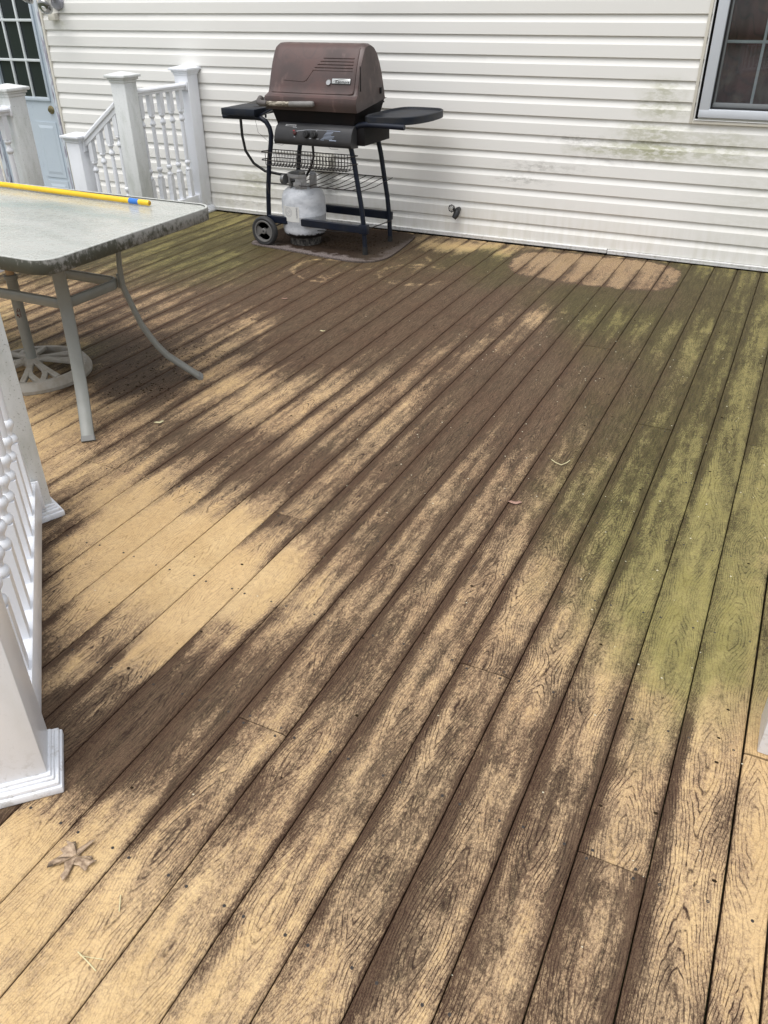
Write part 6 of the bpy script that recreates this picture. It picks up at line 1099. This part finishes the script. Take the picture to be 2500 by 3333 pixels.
# ================================================================== THINGS ON THE WALL
vb = thing("vent_box", "small pale wall vent with a drooping hood behind the grill's wire basket", "vent", (-3.33,WALL_Y,.44)); VP = Vector((-3.33,WALL_Y,.44))
MV = mat_paint("weathered_beige_vent",(.46,.45,.40),.5,(.28,.27,.23),.5,30)
Tt(MB().cbox(-3.405,-3.250,WALL_Y-.020,WALL_Y+.02,.372,.520,.004), "flange", MV, vb, VP)
b = MB(); b.add([(-3.395,WALL_Y-.02,.510),(-3.262,WALL_Y-.02,.510),(-3.262,WALL_Y-.085,.420),(-3.395,WALL_Y-.085,.420),(-3.395,WALL_Y-.02,.385),(-3.262,WALL_Y-.02,.385),(-3.262,WALL_Y-.085,.400),(-3.395,WALL_Y-.085,.400)], [(0,3,2,1),(3,7,6,2),(0,4,7,3),(1,2,6,5)])
Tt(b, "hood", MV, vb, VP)
for k in range(5): Tt(MB().box(-3.388+.025*k,-3.370+.025*k,WALL_Y-.080,WALL_Y-.022,.397,.400), "slot", MAT_FIREBOX, vb, VP)

sp = thing("hose_faucet", "small black outdoor faucet with a scalloped handwheel on the siding", "faucet", (-2.235,WALL_Y,.18)); SP = Vector((-2.235,WALL_Y,.18))
MF = mat_plain("black_faucet",(.016,.016,.017),.5)
Tt(MB().tube([(-2.215,WALL_Y+.01,.205),(-2.213,5.735,.204),(-2.208,5.715,.195),(-2.210,5.700,.175),(-2.222,5.690,.155)], [.016,.019,.023,.022,.017], 16).tube([(-2.214,5.728,.200),(-2.236,5.690,.222)], .010, 10), "body", MF, sp, SP)
hw = []; 
for k in range(32): a = 2*PI*k/32; r = .0235*(1+.10*math.cos(8*a)); hw.append((-2.238+r*math.cos(a), 5.684-.0*r, .224+r*math.sin(a)))
b = MB().loop(hw, .0033, 6)
for k in range(4): a = k*PI/4; b.tube([(-2.238+.022*math.cos(a),5.684,.224+.022*math.sin(a)),(-2.238-.022*math.cos(a),5.684,.224-.022*math.sin(a))], .0022, 5)
w_ = Tt(b, "handwheel", MF, sp, SP)
Tt(MB().lathe([(.0105,-.002),(.0105,.004),(.006,.006),(.005,.004),(0,.004)], 16, lambda v:(-2.238+v[0],5.682-v[2],.224+v[1])), "nut", mat_plain("bright_nut",(.60,.60,.58),.35,.5), w_, SP)

fl = thing("floodlight", "twin clear floodlight bulbs on a grey wall bracket above the door casing", "lamp", (-5.80,WALL_Y,1.50)); FP = Vector((-5.80,WALL_Y,1.50))
MSIL = mat_plain("aged_silver_bracket",(.36,.36,.40),.4,.3)
Tt(MB().lathe([(.062,0),(.062,.018),(.050,.030),(.0,.032)], 8, lambda v:(-5.765+v[0],WALL_Y-v[2],1.505+v[1])), "wall_plate", MSIL, fl, FP)
Tt(MB().cbox(-5.865,-5.79,WALL_Y-.045,WALL_Y+.005,1.375,1.425,.005), "sensor_box", MAT_CREAM, fl, FP)
def mat_bulb():
    t = NT("clear_reflector_glass"); lw = t.n('LayerWeight', .35, out=1); n = t.noise(t.obj(), 24, 2)
    return t.fin(t.mix(lw, (.16,.16,.155), (.62,.62,.60)), .08, metal=.75, spec=.8, Coat_Weight=1.0, Coat_Roughness=.03)
MBU = mat_bulb()
for c, d in (((-5.722,5.585,1.472),(.10,-.80,-.60)),((-5.925,5.60,1.535),(-.40,-.45,-.80))):
    q = Vector(d).normalized().to_track_quat('Z','Y'); c = Vector(c)
    T = lambda v, q=q, c=c: tuple(c+q@Vector(v))
    bu = Tt(MB().lathe([(.018,-.11),(.020,-.075),(.036,-.045),(.052,-.018),(.060,.0),(.0605,.006),(.056,.016),(.040,.026),(.020,.031),(0,.032)], 32, T), "bulb", MBU, fl, FP)
    Tt(MB().lathe([(.0,-.004),(.020,.0),(.024,.012),(.018,.020),(0,.022)], 14, lambda v, q=q, c=c: tuple(c+q@Vector((v[0]+.004,v[1]+.006,v[2]+.0135)))), "filament_reflector", mat_plain("bright_reflector",(.85,.85,.85),.2,.6), bu, FP)
    Tt(MB().lathe([(.024,-.155),(.026,-.15),(.026,-.085),(.022,-.08)], 16, T), "socket", MSIL, bu, FP)
    s = c+q@Vector((0,0,-.15)); Tt(MB().tube([tuple(s), tuple((s+Vector((-5.765,5.74,1.505)))/2+Vector((0,0,.02))), (-5.765,5.745,1.505)], .010, 10), "arm", MSIL, fl, FP)

# ================================================================== SMALL LITTER ON THE DECK
LF = [(-1.076,0.586),(-1.074,0.601),(-1.069,0.617),(-1.056,0.614),(-1.038,0.597),(-1.036,0.584),(-1.022,0.577),(-1.021,0.587),(-1.031,0.607),(-1.033,0.617),(-1.020,0.620),(-1.008,0.616),(-0.997,0.614),(-0.996,0.620),(-1.004,0.627),(-0.998,0.634),(-0.991,0.643),(-1.003,0.642),(-1.012,0.649),(-1.017,0.643),(-1.031,0.636),(-1.040,0.643),(-1.034,0.661),(-1.031,0.680),(-1.040,0.674),(-1.050,0.651),(-1.057,0.642),(-1.063,0.647),(-1.068,0.660),(-1.074,0.654),(-1.085,0.651),(-1.076,0.645),(-1.082,0.638),(-1.081,0.629),(-1.070,0.626),(-1.078,0.611),(-1.079,0.596)]
leaf = thing("oak_leaf", "dry brown oak leaf with pointed lobes lying on the deck near the photo's bottom left", "leaf", (-1.04,.627,0)); LP = Vector((-1.04,.627,0))
b = MB(); m = len(LF); c_ = Vector((-1.040,.634)); rings = []
for k, f_ in enumerate((1.,.8,.55,.3,.1)):
    for i,(x,y) in enumerate(LF):
        v = Vector((x,y))-c_; r = v.length*f_; b.v.append((c_.x+v.x*f_, c_.y+v.y*f_, .0035+.011*(r/.06)**1.5*(.35+.65*abs(math.sin(i*.9)))+.0012*math.sin(i*2.1)*f_+.0020*(1-f_)))
b.v.append((c_.x,c_.y,.006)); b.f = [(k*m+i,k*m+(i+1)%m,(k+1)*m+(i+1)%m,(k+1)*m+i) for k in range(4) for i in range(m)]+[(4*m+i,4*m+(i+1)%m,5*m) for i in range(m)]
def mat_leaf():
    t = NT("dry_oak_leaf"); P = t.pos(); n = t.noise(P, 90, 4, .6); return t.fin(t.mix(t.ss(n,.3,.7), (.20,.135,.085), (.46,.34,.23)), .6, t.bump(n,.6,.002))
MLEAF = mat_leaf()
bl = Tt(b, "blade", MLEAF, leaf, LP, ang=180); sm = bl.modifiers.new("thickness", 'SOLIDIFY'); sm.thickness = .0006
Tt(MB().tube([(-1.062,.600,.007),(-1.043,.632,.0095),(-1.030,.668,.012)], .0009, 5).tube([(-1.043,.632,.0095),(-1.004,.640,.012)], .0007, 5), "midrib", mat_plain("leaf_vein",(.30,.21,.12),.6), leaf, LP)
MSTRAW = mat_plain("pale_straw",(.62,.56,.33),.6); MTWIG = mat_plain("dry_twig",(.20,.13,.07),.8); MPINK = mat_plain("pinkish_dead_leaf",(.34,.20,.15),.7)
def bit(name, label, cat, pts, r, mat):
    o = MB().tube([Vector(p_)-Vector(pts[0]) for p_ in pts], r, 6).obj(name, mat, None, loc=pts[0]); return props(o, label, cat)
bit("straw", "single pale straw right of the oak leaf", "straw", [(-.899,.608,.003),(-.888,.594,.004),(-.878,.580,.002)], .0011, MSTRAW)
bit("straw", "thicker straw of the crossed pair below the oak leaf", "straw", [(-.892,.483,.006),(-.835,.476,.002)][:1]+[(-.866,.478,.005),(-.838,.472,.002)], .0012, MSTRAW)
bit("straw", "thin straw of the crossed pair below the oak leaf", "straw", [(-.884,.480,.004),(-.862,.487,.003),(-.839,.495,.002)], .0007, MSTRAW)
bit("twig", "thin bent twig on the greenish boards right of the middle", "twig", [(-.622,2.735,.004),(-.60,2.712,.008),(-.575,2.705,.007),(-.560,2.725,.010),(-.556,2.76,.004)], .0016, MSTRAW)
bit("twig", "small forked brown twig beside the pinkish leaf scrap", "twig", [(-.665,2.33,.003),(-.64,2.29,.005),(-.63,2.25,.003)], .0009, MTWIG)
def scrap(label, c, s, rz, mat):
    b = MB(); P_ = [(-1,0),(-.5,.35),(.1,.3),(.6,.5),(1,.1),(.6,-.15),(.2,-.4),(-.4,-.25)]
    b.add([(x*s,y*s,.003+.006*abs(x)*s/.02*(.4+.6*abs(y))) for x,y in P_], [tuple(range(8))]); o = b.obj("leaf_scrap", mat, None, loc=(*c,0), rz=rz); md = o.modifiers.new("t",'SOLIDIFY'); md.thickness=.0007; props(o, label, "leaf scrap")
scrap("pinkish curled leaf scrap on the dark boards right of the middle", (-.652,2.372), .026, .2, MPINK)
scrap("tiny grey leaf scrap on the greenish boards below the pinkish one", (-.43,2.10), .010, 1., MTWIG)
scrap("small pale leaf scrap on the dark boards between grill and table", (-2.62,3.985), .020, .4, MPINK)
scrap("pale splinter-like leaf scrap right of the table's curved leg", (-2.14,3.60), .017, .0, MSTRAW)
scrap("whitish leaf scrap by the foot of the near table leg", (-2.22,2.34), .022, .7, MSTRAW)
g = MB(); random.seed(5)
for k in range(230):
    x, y = (random.gauss(-.75,.6), random.gauss(3.3,1.0)) if k < 200 else ((random.gauss(-.1,.2), random.gauss(1.8,.7)) if k < 270 else (random.uniform(-2.6,0), random.uniform(.6,5)))
    if not(-3<x<.2 and .5<y<5.6): continue
    s = random.uniform(.0007,.0019); a = random.uniform(0,PI)
    g.lathe([(s*1.3,0),(s,s*.7),(0,s*.9)], 5, lambda v: (x+v[0]*1.5, y+v[1], v[2]))
props(g.obj("pale_specks", mat_plain("cream_specks",(.60,.56,.42),.7)), kind='stuff')
g = MB()
for k in range(520):
    if k < 250: x, y = random.gauss(-2.62,.22), random.gauss(2.95,.22)
    elif k < 330: x, y = random.gauss(-2.5,.10), random.gauss(2.60,.07)
    else: x, y = random.uniform(-3.4,.2), random.uniform(.5,5.6)
    s = random.uniform(.0010,.0034); g.lathe([(s*1.4,0),(s,s*.5),(0,s*.7)], 5, lambda v: (x+v[0]*1.4, y+v[1], v[2]))
props(g.obj("dark_debris", MAT_SOIL), kind='stuff')
